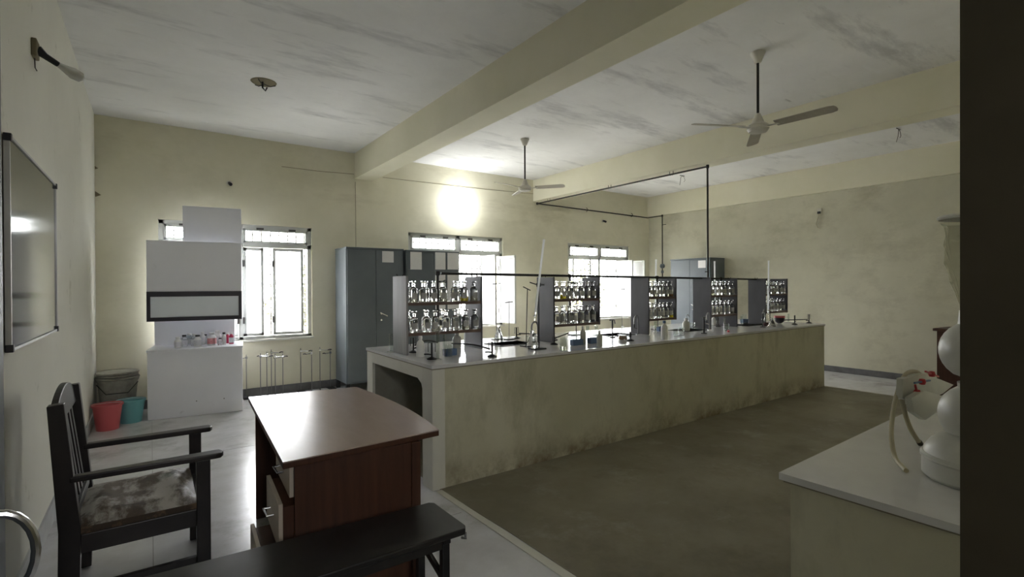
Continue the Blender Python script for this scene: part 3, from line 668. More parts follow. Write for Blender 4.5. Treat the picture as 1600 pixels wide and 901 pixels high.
# ---------------------------------------------------------------- armchair
ch = thing('wooden_armchair', 'dark wooden armchair with slatted back and worn patterned cushion at the desk', 'chair', (0, 0, 0))
Y0, Y1 = 2.945, 3.575; t_ = .055
def leg2(y): # rear stile: near-vertical below the seat, raked above, flat face
    return MB().add([(x, yy, z) for yy in (y, y+t_) for x, z in ((-.345, .002), (-.270, .002), (-.262, .42), (-.315, .99), (-.372, .985), (-.338, .42))],
                    [(0, 1, 2, 3, 4, 5), (11, 10, 9, 8, 7, 6)]+[(i, (i+1) % 6, 6+(i+1) % 6, 6+i) for i in range(6)])
for y in (Y0, Y1-t_): leg2(y).build('leg', 'darkwood', ch, .004)
for y in (Y0, Y1-t_): MB().box(.178, .238, y, y+t_, .002, .634).build('leg', 'darkwood', ch, .004)
for y in (Y0-.01, Y1-t_-.012):
    pr = [(-.300, y+.008), (-.300, y+t_+.002), (.26, y+t_+.016), (.285, y+t_+.012), (.298, y+t_*.5), (.285, y-.004), (.26, y-.008)]
    MB().prism(pr, .635, .662).build('armrest', 'darkwood', ch, .006)
MB().box(-.262, .178, Y0+.005, Y0+t_-.01, .31, .395).build('seat_rail', 'darkwood', ch, .003)
MB().box(-.262, .178, Y1-t_+.005, Y1-.01, .31, .395).build('seat_rail', 'darkwood', ch, .003)
MB().box(.190, .232, Y0+t_, Y1-t_, .31, .395).build('seat_rail', 'darkwood', ch, .003)
MB().box(-.325, -.285, Y0+t_, Y1-t_, .31, .395).build('seat_rail', 'darkwood', ch, .003)
cu = MB(); nx, ny = 12, 12; vs = []; fs = []
for i in range(nx+1):
    for j in range(ny+1):
        u, v = i/nx, j/ny; e = min(u, 1-u, v, 1-v)
        vs.append((-.283+.465*u, Y0+.012+(Y1-Y0-.024)*v, .425+.028*min(1, e*6)+.012*math.sin(7*u+3*v)*min(1, e*8)))
for i in range(nx):
    for j in range(ny): a = i*(ny+1)+j; fs.append((a, a+1, a+ny+2, a+ny+1))
cu.add(vs, fs); cush = cu.build('cushion_top', 'cushion', ch, smooth=True)
MB().box(-.283, .182, Y0+.010, Y1-.010, .396, .4248).build('cushion_side', 'cushion_side', ch)
# back: crest rail with an arched top and three upright slats, lower rail
cr = MB(); n = 14; vs = []
for i in range(n+1):
    v = i/n; y = Y0+t_+(Y1-Y0-2*t_)*v; hgt = .982+.052*math.sin(PI*v)**.8
    for x, z in ((-.352, .90), (-.326, .90), (-.338, hgt), (-.364, hgt)): vs.append((x, y, z))
fs = [(0, 1, 2, 3), tuple(4*n+k for k in (3, 2, 1, 0))]
for i in range(n):
    for k in range(4): fs.append((4*i+k, 4*i+(k+1) % 4, 4*i+4+(k+1) % 4, 4*i+4+k))
cr.add(vs, fs).build('crest_rail', 'darkwood', ch, .003)
for v in (.24, .42, .60, .78):
    y = Y0+t_+(Y1-Y0-2*t_)*v
    MB().bar((-.340, y, .899), (-.292, y, .50), .045, .012, (1, 0, 0)).build('back_slat', 'darkwood', ch, .002)
MB().box(-.305, -.275, Y0+t_, Y1-t_, .45, .50).build('back_rail', 'darkwood', ch, .003)
MB().box(-.270, .178, Y0+.012, Y0+.040, .12, .155).build('stretcher', 'darkwood', ch, .003)
MB().box(-.270, .178, Y1-.040, Y1-.012, .12, .155).build('stretcher', 'darkwood', ch, .003)

# ---------------------------------------------------------------- black bench in front
bk = thing('black_bench', 'low black wooden bench across the bottom of the view, in front of the desk', 'bench', (0, 0, 0))
k0 = at(677, 783, 2, .45); k1 = at(733, 826, 2, .45)
X1 = k0.x; ya, yb = 1.885, 2.222; X0 = -.42
MB().prism([(X0, ya+.012), (X0, yb+.06), (X1-.02, yb), (X1, yb-.02), (X1+.005, ya+.03), (X1-.012, ya)], .422, .45).build('seat_board', 'blackwood', bk, .006)
for x in (X1-.09, X0+.06):
    for y in (ya+.03, yb-.065): MB().box(x-.017, x+.017, y, y+.034, .0, .395).build('leg', 'blackwood', bk, .003)
    MB().box(x-.017, x+.017, ya+.02, yb-.01, .396, .4215).build('cross_rail', 'blackwood', bk, .003)
    MB().bar((x, ya+.065, .235), (x, yb-.067, .30), .018, .03, (0, 0, 1)).build('brace', 'blackwood', bk, .002)
MB().box(X0+.08, X1-.11, ya+.03, ya+.05, .375, .421).build('long_rail', 'blackwood', bk, .003)
MB().box(X0+.08, X1-.11, yb-.06, yb-.04, .375, .421).build('long_rail', 'blackwood', bk, .003)
MB().path([(X1-.02, ya+.02, .405), (X1+.0, ya+.02, .395), (X1+.004, ya+.03, .418)], .006, 6).build('hook', 'steel_rod', bk, smooth=True)

# ---------------------------------------------------------------- wooden stand by the right wall
ls = thing('wooden_stand', 'dark red-brown wooden stand in the distance at the right, behind the glass apparatus', 'stand', (8.53, 1.78, 0), -.1)
MB().box(0, .50, 0, .42, .865, .90).build('top_board', 'desk_wood', ls, .004)
MB().box(.045, .46, .03, .39, 0.03, .864).build('stand_body', 'desk_wood', ls, .003)
MB().box(.03, .475, .02, .40, 0, .03).build('plinth', 'desk_wood', ls, .003)

# ---------------------------------------------------------------- ceiling fans and ceiling hooks
def fan(cx_, cy_, phase, zh, L, label):
    t = thing('ceiling_fan', label, 'fan', (cx_, cy_, CZ), 0, 'ceiling fans')
    d = zh-CZ
    MB().lathe([(0, -.095), (.022, -.095), (.03, -.085), (.052, -.03), (.062, -.012), (.062, -.0005), (0, -.0005)], 18).build('canopy', 'fan_white', t, smooth=True)
    MB().tube((0, 0, -.09), (0, 0, d+.115), .011, 10).build('down_rod', 'black_pipe', t, smooth=True)
    MB().lathe([(0, d+.125), (.022, d+.125), (.045, d+.065), (.052, d+.04), (0, d+.04)], 18).build('lower_canopy', 'fan_white', t, smooth=True)
    MB().lathe([(0, d+.035), (.07, d+.035), (.088, d+.02), (.09, d-.012), (.075, d-.035), (.04, d-.045), (0, d-.046)], 22).build('motor_housing', 'fan_white', t, smooth=True)
    for k in range(3):
        a = phase+k*2*PI/3; m_ = Matrix.Rotation(a, 4, 'Z') @ Matrix.Translation((0, 0, d)) 
        tw = m_ @ Matrix.Rotation(-.22, 4, 'X')
        br = MB().box(.075, .18, -.016, .016, -.003, .003, m_).build('blade_arm', 'fan_white', t, .001)
        poly = [(.15, -.05), (L-.05, -.056), (L-.012, -.045), (L, -.02), (L, .02), (L-.012, .045), (L-.05, .056), (.15, .05)]
        vs = [tw @ Vector((x, y, z)) for z in (.004, .008) for x, y in poly]; n = len(poly)
        MB().add(vs, [tuple(range(n))[::-1], tuple(range(n, 2*n))]+[(i, (i+1) % n, n+(i+1) % n, n+i) for i in range(n)]).build('blade', 'fan_blade', t)
    return t
fan(4.371, 2.343, math.radians(33), 2.885, .62, 'cream three-blade ceiling fan hanging at the upper right, nearest the camera')
fan(4.258, 5.602, math.radians(69), 2.86, .56, 'cream three-blade ceiling fan farther back, in front of the lit wall lamp')
def hook(u, v, label, ring):
    q = at(u, v, 2, CZ); t = thing('ceiling_hook', label, 'hook', (q.x, q.y, CZ), 0)
    if ring:
        MB().lathe([(.105, -.002), (.112, -.008), (.119, -.002), (.112, -.0005)], 24).build('rose_ring', 'plaster_scar', t, smooth=True)
        MB().path([(-.01, 0, -.001), (-.01, 0, -.06), (.02, .03, -.075), (.03, 0, -.05)], .008, 6).build('iron_hook', 'black_iron', t, smooth=True)
        for a in (0, 2.2, 4.1): MB().path([(0, 0, -.02), (.06*math.cos(a), .06*math.sin(a), -.035), (.11*math.cos(a), .11*math.sin(a), -.015)], .004, 6).build('loose_wire', 'black_iron', t, smooth=True)
    else:
        MB().path([(-.07, 0, -.006), (.07, 0, -.004)], .006, 6).build('iron_hook', 'black_iron', t, smooth=True)
        MB().path([(0, 0, -.006), (-.07, -.02, -.05), (-.085, -.02, -.12), (-.08, 0, -.19)], .004, 6).build('loose_wire', 'hinge', t, smooth=True)
        MB().path([(0, 0, -.006), (.06, 0, -.03), (.085, 0, -.08), (.05, 0, -.11)], .004, 6).build('loose_wire', 'hinge', t, smooth=True)
hook(412, 128, 'black iron fan hook with stray wires in a round ring on the left ceiling bay', True)
hook(1404, 201, 'thin ceiling hook with curled wire at the upper right of the far bay', False)
hook(1066, 274, 'thin ceiling hook with hanging wire above the gas pipe near the far wall', False)

# ---------------------------------------------------------------- lamps and small things on the walls
q = at(717, 322, 1, YW)
lamp = thing('wall_lamp', 'lit round bulb glowing white on the window wall above the middle window', 'lamp', (q.x, YW-.0005, q.z))
MB().box(-.05, .05, -.02, 0, -.05, .05).build('backplate', 'fan_white', lamp, .004)
MB().path([(0, -.02, 0), (0, -.06, 0)], .02, 12).build('holder', 'black_cap', lamp, smooth=True)
MB().lathe([(0, -.055), (.03, -.045), (.05, -.02), (.055, .0), (.05, .02), (.03, .045), (0, .055)], 16, (0, -.125, 0)).build('bulb', 'bulb', lamp, smooth=True)
pl = bpy.data.lights.new('bulb_light', 'POINT'); pl.energy = 28; pl.color = (.96, .98, 1); pl.shadow_soft_size = .06
po = bpy.data.objects.new('bulb_light', pl); COL.objects.link(po); po.location = (q.x, YW-.20, q.z)
q = at(50, 76, 0, XL); t = thing('wall_lamp', 'unlit bulb in an angled holder high on the left wall', 'lamp', (XL+.0005, q.y, q.z))
MB().box(0, .025, -.045, .045, -.05, .05).build('backplate', 'plaster_scar', t, .006)
MB().path([(.02, 0, 0), (.05, .02, -.02), (.10, .06, -.04)], [.028, .018, .016], 10).build('holder', 'black_cap', t, smooth=True)
MB().path([(.10, .06, -.04), (.13, .085, -.05), (.165, .11, -.062), (.195, .13, -.07), (.205, .138, -.073)], [.014, .022, .034, .03, .012], 12).build('bulb', 'bulb_off', t, smooth=True)
MB().path([(.01, 0, -.05), (.01, .01, -.10), (.015, .03, -.11)], .003, 6).build('loose_wire', 'hinge', t, smooth=True)
def wall_holder(u, v, label):
    q = at(u, v, 1, YW); t = thing('bulb_holder', label, 'bulb holder', (q.x, YW-.0005, q.z))
    MB().lathe([(0, 0), (.035, 0), (.035, .012), (0, .012)], 14).build('backplate', 'fan_white', t).rotation_euler = (PI/2, 0, 0)
    MB().path([(0, -.012, 0), (.0, -.05, -.01), (.01, -.085, -.03)], [.018, .02, .022], 10).build('holder', 'black_cap', t, smooth=True)
wall_holder(358, 286, 'empty bulb holder on the window wall above the left window')
wall_holder(942, 345, 'empty bulb holder on the window wall above the far window')
q = at(1281, 330, 0, XR); t = thing('wall_socket', 'small black wall fitting with a dangling wire on the far right wall', 'socket', (XR-.0005, q.y, q.z))
MB().box(-.02, 0, -.035, .035, -.02, .05).build('backplate', 'fan_white', t, .004)
MB().box(-.045, -.0205, -.025, .025, -.045, -.005).build('holder', 'black_cap', t, .004)
MB().path([(-.03, 0, -.045), (-.03, .02, -.12), (-.03, .05, -.22), (-.03, .02, -.29), (-.03, -.03, -.31)], .006, 6).build('dangling_wire', 'rubber', t, smooth=True)
for u, v, s_ in ((150, 303, .035), (150, 262, .02)):
    q = at(u, v, 1, YW)
    t = MB().add([(0, 0, s_), (.0, 0, -s_), (s_*1.6, 0, -.2*s_), (0, -.012, s_*.7), (0, -.012, -s_*.7), (s_*1.0, -.012, 0)], [(0, 1, 2), (3, 5, 4), (0, 3, 4, 1), (1, 4, 5, 2), (2, 5, 3, 0)]).build('wall_bracket', 'plaster_scar')
    t.location = (XL+.003, YW-.001, q.z); tag(t, ('larger' if s_ > .03 else 'smaller')+' broken plaster bracket in the left corner, '+('lower' if s_ > .03 else 'upper')+' of the two', 'bracket')
# cable pinned down the wall beside the cupboards
q0 = at(555, 284, 1, YW); q1 = at(556, 384, 1, YW)
c = MB().path([(q0.x, YW-.004, q0.z), (q0.x+.004, YW-.004, (q0.z+q1.z)/2), (q0.x, YW-.004, 1.2)], .003, 6).build('wall_cable', 'plaster_scar', smooth=True)
tag(c, 'thin dark cable running down the window wall behind the first cupboard', 'cable')
q0 = at(440, 260, 1, YW); q1 = at(553, 272, 1, YW); q2 = at(598, 277, 1, YW); q3 = at(835, 303, 1, YW)
for a, b, words in ((q0, q1, 'left of the front beam'), (q2, q3, 'between the two beams')):
    c = MB().path([(a.x, YW-.003, a.z), (a.lerp(b, .5).x, YW-.003, a.lerp(b, .5).z-.012), (b.x, YW-.003, b.z)], .0035, 6).build('wall_cable', 'plaster_scar', smooth=True)
    tag(c, 'thin cable stretched along the top of the window wall, '+words, 'cable')

# writing board on the left wall
wb_ = thing('writing_board', 'glossy dark grey writing board mounted on the left wall', 'writing board', (XL, 3.8, 1.70))
y0, y1 = 3.125-3.8, 4.46-3.8
MB().box(.006, .020, y0, y1, -.47, .475).build('board_surface', 'board_grey', wb_)
MB().box(.005, .026, y0, y1, .475, .487).box(.005, .026, y0, y1, -.482, -.47).box(.005, .026, y1, y1+.012, -.47, .475).box(.005, .026, y0-.012, y0, -.47, .475).build('board_edge', 'alum', wb_)
for y in (y0-.014, y1-.01):
    for z in (-.486, .455): MB().box(.004, .032, y, y+.026, z, z+.035).build('corner_clip', 'black_cap', wb_, .003)

# ---------------------------------------------------------------- glassware and apparatus on the long bench
TZ = BZ+.0006
def burner_thing(h=.11, tilt=0):
    t = thing('gas_burner', '', 'burner')
    MB().lathe([(0, 0), (.038, 0), (.040, .006), (.018, .016), (.010, .02), (0, .02)], 16).build('base', 'black_iron', t, smooth=True)
    MB().tube((0, 0, .02), (0, 0, h), .0075, 10).build('barrel', 'black_iron', t, smooth=True)
    MB().path([(-.028, 0, h*.45), (-.028, 0, h), (.028, 0, h), (.028, 0, h*.45)], .0028, 6).build('wire_guard', 'black_iron', t, smooth=True)
    MB().path([(0, 0, .035), (.03, 0, .04), (.06, 0, .04)], .006, 8).build('gas_inlet', 'black_iron', t, smooth=True)
    return t
put_burner = family(burner_thing)
for u, v, rz, h_, words in ((674.7, 561, 2.6, .13, 'in front of the nearest rack at the bench corner'), (646, 550.5, .2, .13, 'under the lower shelf of the nearest rack, at its left end'),
        (769, 557, 2.9, .12, 'at the bench front left of the burette stand'), (807, 528.4, .1, .12, 'at the back of the bench behind the first sink'),
        (866, 538, .3, .08, 'at the foot of the second rack'), (1241.7, 506.5, .2, .13, 'beyond the farthest rack, left of the last one'), (1264, 504.5, 2.9, .13, 'last one at the far end of the bench'),
        (985, 532, 1.0, .09, 'between the second and middle racks'), (1122, 510, .5, .12, 'under the fourth rack')):
    q = at(u, v, 2, BZ); put_burner((q.x, q.y, TZ), 'black gas burner '+words, rz, 'gas burners on the long bench', h=h_)
def hose(pts, label):
    o = MB().path(pts, .007, 8).build('burner_hose', 'black_rubber', smooth=True); tag(o, label, 'hose', 'rubber gas hoses on the bench'); return o
def bz(u, v, z=BZ): return at(u, v, 2, z)
def arc(a, b, up, n=8): return [a.lerp(b, k/n)+Vector((0, 0, up*math.sin(PI*k/n))) for k in range(n+1)]
hose(arc(bz(648, 548)+P(0, 0, .05), bz(684, 545)+P(0, .0, .06), .03), 'black hose arching in front of the nearest rack, left side')
hose(arc(bz(706, 545)+P(0, 0, .05), bz(765, 553)+P(0, 0, .045), .015), 'black hose from the nearest rack to the burner at the front')
hose(arc(bz(811, 527)+P(0, 0, .045), bz(838, 528)+P(0, 0, .045), .0), 'short black hose behind the first sink')
hose(arc(bz(868, 537)+P(0, 0, .06), bz(888, 532)+P(0, 0, .08), .0), 'black hose in front of the second rack')
hose(arc(bz(1225, 505)+P(0, 0, .05), bz(1262, 504)+P(0, 0, .05), .0), 'black hose at the far end of the bench')
hose(arc(bz(1160, 512)+P(0, 0, .03), bz(1192, 510)+P(0, 0, .035), .0), 'black hose between the fourth and farthest racks')

def flask_thing(h=.15, r=.045, liq=None):
    t = thing('conical_flask', '', 'flask')
    MB().lathe([(0, 0), (r*.95, 0), (r, .005), (r*.9, h*.22), (r*.36, h*.72), (r*.32, h*.96), (r*.42, h), (0, h)], 18).build('glass_body', 'thin_glass' if liq else 'glass', t, smooth=True)
    if liq: MB().lathe([(0, .003), (r*.93, .003), (r*.93, .008), (r*.86, h*.2), (r*.72, h*.32), (0, h*.32)], 16).build('liquid', liq, t, smooth=True)
    return t
put_flask = family(flask_thing)
for u, v, h_, r_, lq, words in ((831.5, 543, .155, .055, None, 'on the burette stand base at the front of the bench'), (779, 531, .15, .05, None, 'at the back of the bench in front of the open window'),
        (973, 530.5, .14, .05, 'liquid_brown', 'holding brown liquid between the second and middle racks'), (1197, 509, .16, .055, 'liquid_dark', 'holding dark liquid beneath the farthest rack'), (1206, 510, .12, .05, None, 'round-shouldered, beside the dark-liquid one')):
    q = at(u, v, 2, BZ+(.012 if u == 831.5 else 0)); put_flask((q.x, q.y, TZ+(.014 if u == 831.5 else 0)), 'conical glass flask '+words, 0, None, h=h_, r=r_, liq=lq)

def beaker_thing(h=.1, r=.035, liq=None):
    t = thing('glass_beaker', '', 'beaker')
    MB().lathe([(0, 0), (r, 0), (r, h-.004), (r+.003, h), (r-.001, h), (r-.0025, h-.006), (r-.0025, .003), (0, .003)], 18).build('glass_body', 'thin_glass', t, smooth=True)
    if liq: MB().lathe([(0, .004), (r-.004, .004), (r-.004, h*.35), (0, h*.35)], 16).build('liquid', liq, t, smooth=True)
    return t
put_beaker = family(beaker_thing)
for u, v, h_, r_, lq, words in ((880, 547.5, .115, .034, 'liquid_clear', 'with pale liquid at the front edge, right of the second rack panel'), (897, 534, .10, .036, None, 'under the second rack'),
        (1056, 525, .085, .030, None, 'left of a pair, right of the white bottle'), (1065, 523, .085, .030, None, 'right of a pair, right of the white bottle'), (1135, 517, .085, .03, None, 'at the front under the fourth rack'),
        (700, 557, .10, .036, None, 'beside the measuring cylinder under the nearest rack'), (1081, 513, .08, .04, None, 'behind the third sink'), (1072, 509, .07, .034, None, 'left one behind the third sink')):
    q = at(u, v, 2, BZ); put_beaker((q.x, q.y, TZ), 'clear glass beaker '+words, 0, None, h=h_, r=r_, liq=lq)

def cylinder_thing(h=.22, r=.014):
    t = thing('measuring_cylinder', '', 'measuring cylinder')
    MB().lathe([(0, 0), (r*2.1, 0), (r*2.1, .006), (r*1.2, .010), (0, .010)], 14).build('foot', 'thin_glass', t, smooth=True)
    MB().lathe([(0, .0105), (r, .0105), (r, h-.004), (r*1.25, h), (r*.85, h), (r*.85, .014), (0, .014)], 14).build('glass_tube', 'thin_glass', t, smooth=True)
    return t
put_cyl = family(cylinder_thing)
for u, v, h_, r_, words in ((611.5, 550, .165, .019, 'standing alone at the left end of the bench'), (684, 562, .215, .015, 'in front of the nearest rack'), (694, 546, .15, .013, 'between the drop pipe and the nearest rack back'),
        (918, 531, .15, .020, 'left one under the second rack'), (932, 530, .145, .018, 'right one under the second rack'), (1158.5, 508, .13, .016, 'tall one in the group between the last two racks'), (1232, 503, .13, .015, 'right of the farthest rack'),
        (1024, 520, .14, .016, 'under the middle rack'), (1132, 513, .14, .012, 'under the fourth rack')):
    q = at(u, v, 2, BZ); put_cyl((q.x, q.y, TZ), 'clear glass measuring cylinder '+words, 0, None, h=h_, r=r_)

def pbottle_thing(h=.15, r=.032, body='white_plastic', cap='blue_plastic', spout=False):
    t = thing('plastic_bottle', '', 'bottle')
    MB().lathe([(0, 0), (r*.95, 0), (r, .004), (r, h*.58), (r*.86, h*.70), (r*.42, h*.80), (r*.40, h*.86), (0, h*.86)], 16).build('bottle_body', body, t, smooth=True)
    c = MB().lathe([(0, h*.861), (r*.5, h*.861), (r*.46, h), (0, h)], 12).build('cap', cap, t, smooth=True)
    if spout: MB().path([(0, 0, h), (0, 0, h+.02), (.015, 0, h+.045), (.04, 0, h+.045), (.07, 0, h+.015)], .0035, 6).build('spout', cap, t, smooth=True)
    return t
put_pb = family(pbottle_thing)
for u, v, kw, rz, words in ((657, 557, dict(h=.17, r=.033, cap='white_plastic'), 0, 'white plastic bottle under the nearest rack'), (714, 543, dict(h=.145, r=.04, body='milky', cap='white_plastic'), 0, 'broad milky bottle under the nearest rack behind the blue rack'),
        (1038, 530, dict(h=.20, r=.035, cap='blue_plastic', spout=False), 0, 'white plastic bottle with blue cap at the front, below the middle rack'), (911, 536, dict(h=.17, r=.03, body='milky', cap='white_plastic'), 0, 'pale plastic bottle under the second rack'),
        (937, 541, dict(h=.15, r=.028, body='milky', cap='white_plastic'), .5, 'pale yellow-labelled bottle at the front, right of the second rack'), (1072, 517, dict(h=.16, r=.045, body='milky', cap='white_plastic', spout=True), 0, 'wash bottle with bent spout left of the fourth rack'),
        (1115, 508, dict(h=.14, r=.03, body='white_plastic', cap='white_plastic'), 0, 'white bottle under the fourth rack'), (730, 536, dict(h=.15, r=.035, cap='white_plastic'), 0, 'white bottle at the back, right end under the nearest rack')):
    q = at(u, v, 2, BZ); put_pb((q.x, q.y, TZ), words, rz, None, **kw)

def ttrack_thing(n=5):
    t = thing('test_tube_rack', '', 'test tube rack')
    w_ = .022*n/2+.01
    MB().box(-w_, w_, -.025, .025, 0, .008).build('base_board', 'blue_plastic', t, .001)
    MB().box(-w_, w_, -.025, -.022, .008, .055).build('front_board', 'blue_plastic', t)
    MB().box(-w_, w_, .022, .025, .008, .055).build('back_board', 'blue_plastic', t)
    for s_ in (-1, 1): MB().box(s_*w_-(.004 if s_ > 0 else 0), s_*w_+(.004 if s_ < 0 else 0), -.0215, .0215, .008, .055).build('end_board', 'blue_plastic', t)
    for k in range(n):
        MB().lathe([(0, .0085), (.006, .012), (.008, .018), (.008, .125), (.0095, .128), (.007, .128), (0, .128)], 10, (-w_+.021+.022*k, 0, 0)).build('test_tube', 'thin_glass', t, smooth=True)
    return t
put_rack = family(ttrack_thing)
for u, v, rz, n_, words in ((703, 555, .1, 4, 'under the nearest rack'), (901, 539, .0, 5, 'under the second rack, left one'), (926, 536, .0, 4, 'under the second rack, right one'), (1033, 517, .0, 5, 'under the middle rack'), (1163, 504, 0, 6, 'between the fourth and farthest racks')):
    q = at(u, v, 2, BZ); put_rack((q.x, q.y, TZ), 'blue test tube rack holding glass tubes '+words, rz, 'test tube racks on the bench', n=n_)

def tap_thing(side_=1):
    t = thing('gooseneck_tap', '', 'tap')
    MB().lathe([(0, 0), (.024, 0), (.024, .01), (.012, .016), (0, .016)], 14).build('flange', 'chrome', t, smooth=True)
    pts = [(0, 0, .016), (0, 0, .17)]+[(side_*(.05-.05*math.cos(a)), 0, .17+.05*math.sin(a)) for a in [PI*k/8 for k in range(1, 9)]]+[(side_*.10, 0, .13)]
    MB().path(pts, .0085, 8).build('neck', 'steel_rod', t, smooth=True)
    MB().path([(0, 0, .07), (0, -.05, .08)], .007, 8).build('lever', 'chrome', t, smooth=True)
    MB().tube((side_*.10, 0, .130), (side_*.10, 0, .095), .007, 8).build('nozzle', 'black_cap', t, smooth=True)
    return t
put_tap = family(tap_thing)
for (a, b, c, d), words in zip(SINKS, ('at the first sink, nearest the camera', 'at the second sink in front of the far window', 'at the third sink, below the fourth rack', 'at the last sink beside the farthest rack')):
    put_tap((b+.035, c-.03, TZ), 'grey gooseneck water tap '+words, PI+.25, 'gooseneck taps at the sinks', side_=1)

# burette stands: base plate, rod, clamp; the burette held by it is a thing of its own
def bstand(u, v, h, words, rz=0):
    q = at(u, v, 2, BZ)
    t = thing('burette_stand', 'black iron burette stand with clamp '+words, 'burette stand', (q.x, q.y, TZ), rz, 'burette stands on the bench')
    MB().box(-.09, .05, -.05, .05, 0, .012).build('base_plate', 'black_iron', t, .003)
    MB().tube((0, 0, .0121), (0, 0, h), .0055, 8).build('rod', 'black_iron', t, smooth=True)
    b = MB().box(-.016, .016, -.016, .016, h-.05, h-.015).build('boss_head', 'black_iron', t, .003)
    MB().tube((-.016, 0, h-.032), (-.10, 0, h-.01), .005, 8).build('clamp_rod', 'black_iron', b, smooth=True)
    MB().tube((.016, 0, h-.032), (.045, -.03, h-.032), .006, 8).build('clamp_jaw', 'black_iron', b, smooth=True)
    return t
def burette(p, q, words):
    t = thing('burette', 'long slender white burette '+words, 'burette', tuple(p), 0, 'burettes above the bench')
    d = q-p; L = d.length; m_ = d.to_track_quat('Z', 'Y').to_matrix().to_4x4()
    a = MB().lathe([(0, .10), (.009, .10), (.0105, .11), (.0105, L-.03), (.013, L), (0, L)], 10); a.v = [tuple(m_ @ Vector(v)) for v in a.v]; a.build('scale_tube', 'opal', t, smooth=True)
    a = MB().lathe([(0, .0), (.002, .0), (.003, .06), (.006, .075), (.006, .0995), (0, .0995)], 10); a.v = [tuple(m_ @ Vector(v)) for v in a.v]; a.build('jet', 'glass', t, smooth=True)
    a = MB().tube((-.02, 0, .07), (.02, 0, .07), .005, 8); a.v = [tuple(m_ @ Vector(v)) for v in a.v]; a.build('stopcock', 'chrome', t, smooth=True)
b1 = at(844, 545, 2, BZ)
bstand(842, 545, .62, 'at the front of the bench beside the second rack')
burette(at(834.5, 505, 1, b1.y-.03), at(850, 374, 1, b1.y-.03), 'tilted, nearest the camera, rising above the gas pipe')
q = at(822, 541, 2, BZ); t = thing('retort_rod', 'thin leaning black rod stand left of the tilted burette', 'rod stand', (q.x, q.y, TZ), 0)
MB().box(-.05, .04, -.035, .035, 0, .01).build('base_plate', 'black_iron', t, .002)
MB().tube((0, 0, .01), (.02, 0, .55), .004, 8).build('rod', 'black_iron', t, smooth=True)
MB().tube((-.03, 0, .57), (.055, 0, .535), .005, 8).build('clamp_rod', 'black_iron', t, smooth=True)
for u, vb, vt, yb, words in ((895.5, 480, 403, 4.35, 'behind the second rack'), (1024.5, 488, 405, 4.22, 'behind the middle rack'), (1117.5, 470, 408, 4.2, 'behind the fourth rack'), (1200.5, 495, 407, 3.66, 'straight, in front of the farthest rack')):
    burette(at(u-.5, vb, 1, yb), at(u+(-1 if u == 1117.5 else .5), vt, 1, yb), words)
    q = at(u, (vb+vt)/2, 1, yb); t = thing('burette_stand', 'black iron burette stand '+words, 'burette stand', (q.x+.045, yb, TZ), 0, 'burette stands on the bench')
    MB().box(-.09, .05, -.05, .05, 0, .012).build('base_plate', 'black_iron', t, .003)
    MB().tube((0, 0, .0121), (0, 0, .64), .0055, 8).build('rod', 'black_iron', t, smooth=True)
    MB().tube((-.10, 0, .57), (-.006, 0, .57), .006, 8).build('clamp_rod', 'black_iron', t, smooth=True)
# glass stands by the open middle window
for u, h_, words in ((776, .62, 'left one seen against the open middle window'), (795.5, .42, 'right one seen against the open middle window'), (972, .55, 'seen against the open far window')):
    q = at(u, 530 if u < 900 else 524, 2, BZ); t = thing('retort_stand', 'slender retort stand on the bench, '+words, 'retort stand', (q.x, q.y, TZ), 0)
    MB().box(-.05, .05, -.04, .04, 0, .010).build('base_plate', 'steel_rod', t, .002)
    MB().tube((0, 0, .01), (0, 0, h_), .003, 8).build('rod', 'steel_rod', t, smooth=True)
    MB().tube((-.05, 0, h_-.02), (.05, 0, h_-.015), .005, 8).build('clamp_rod', 'black_iron', t, smooth=True)
# black pans, funnel, small pieces
q = at(1218, 505, 2, BZ); t = thing('round_flask', 'dark round-bottomed bowl hanging beneath the farthest rack', 'bowl', (q.x, q.y, TZ), 0)
MB().lathe([(0, 0), (.03, .003), (.06, .03), (.072, .07), (.072, .11), (.066, .11), (.066, .07), (.055, .035), (.025, .01), (0, .008)], 20).build('bowl', 'basin', t, smooth=True)
MB().lathe([(.0725, .085), (.075, .085), (.075, .112), (.0725, .112)], 20).build('rim_band', 'red_plastic', t, smooth=True)
q = at(1138, 518.5, 2, BZ); t = MB().lathe([(0, 0), (.012, 0), (.015, .01), (.012, .022), (0, .026)], 12).build('rubber_bung', 'clip_red', smooth=True); t.location = (q.x, q.y, TZ); tag(t, 'small red rubber bung at the front edge under the fourth rack', 'bung')
for u, v, words in ((1100, 521, 'black right-angled iron stand at the third sink, below the fourth rack'), (1192, 511, 'black right-angled iron stand beside the farthest rack'), (957, 527, 'black upright iron stand in front of the far window')):
    q = at(u, v, 2, BZ); t = thing('iron_stand', words, 'stand', (q.x, q.y, TZ), .3)
    MB().lathe([(0, 0), (.035, 0), (.035, .008), (0, .010)], 14).build('base', 'black_iron', t, smooth=True)
    MB().tube((0, 0, .01), (0, 0, .19), .009, 8).build('rod', 'black_iron', t, smooth=True)
    MB().path([(-.06, 0, .195), (0, 0, .195), (.05, 0, .19), (.065, 0, .15)], .007, 8).build('arm', 'steel_rod', t, smooth=True)

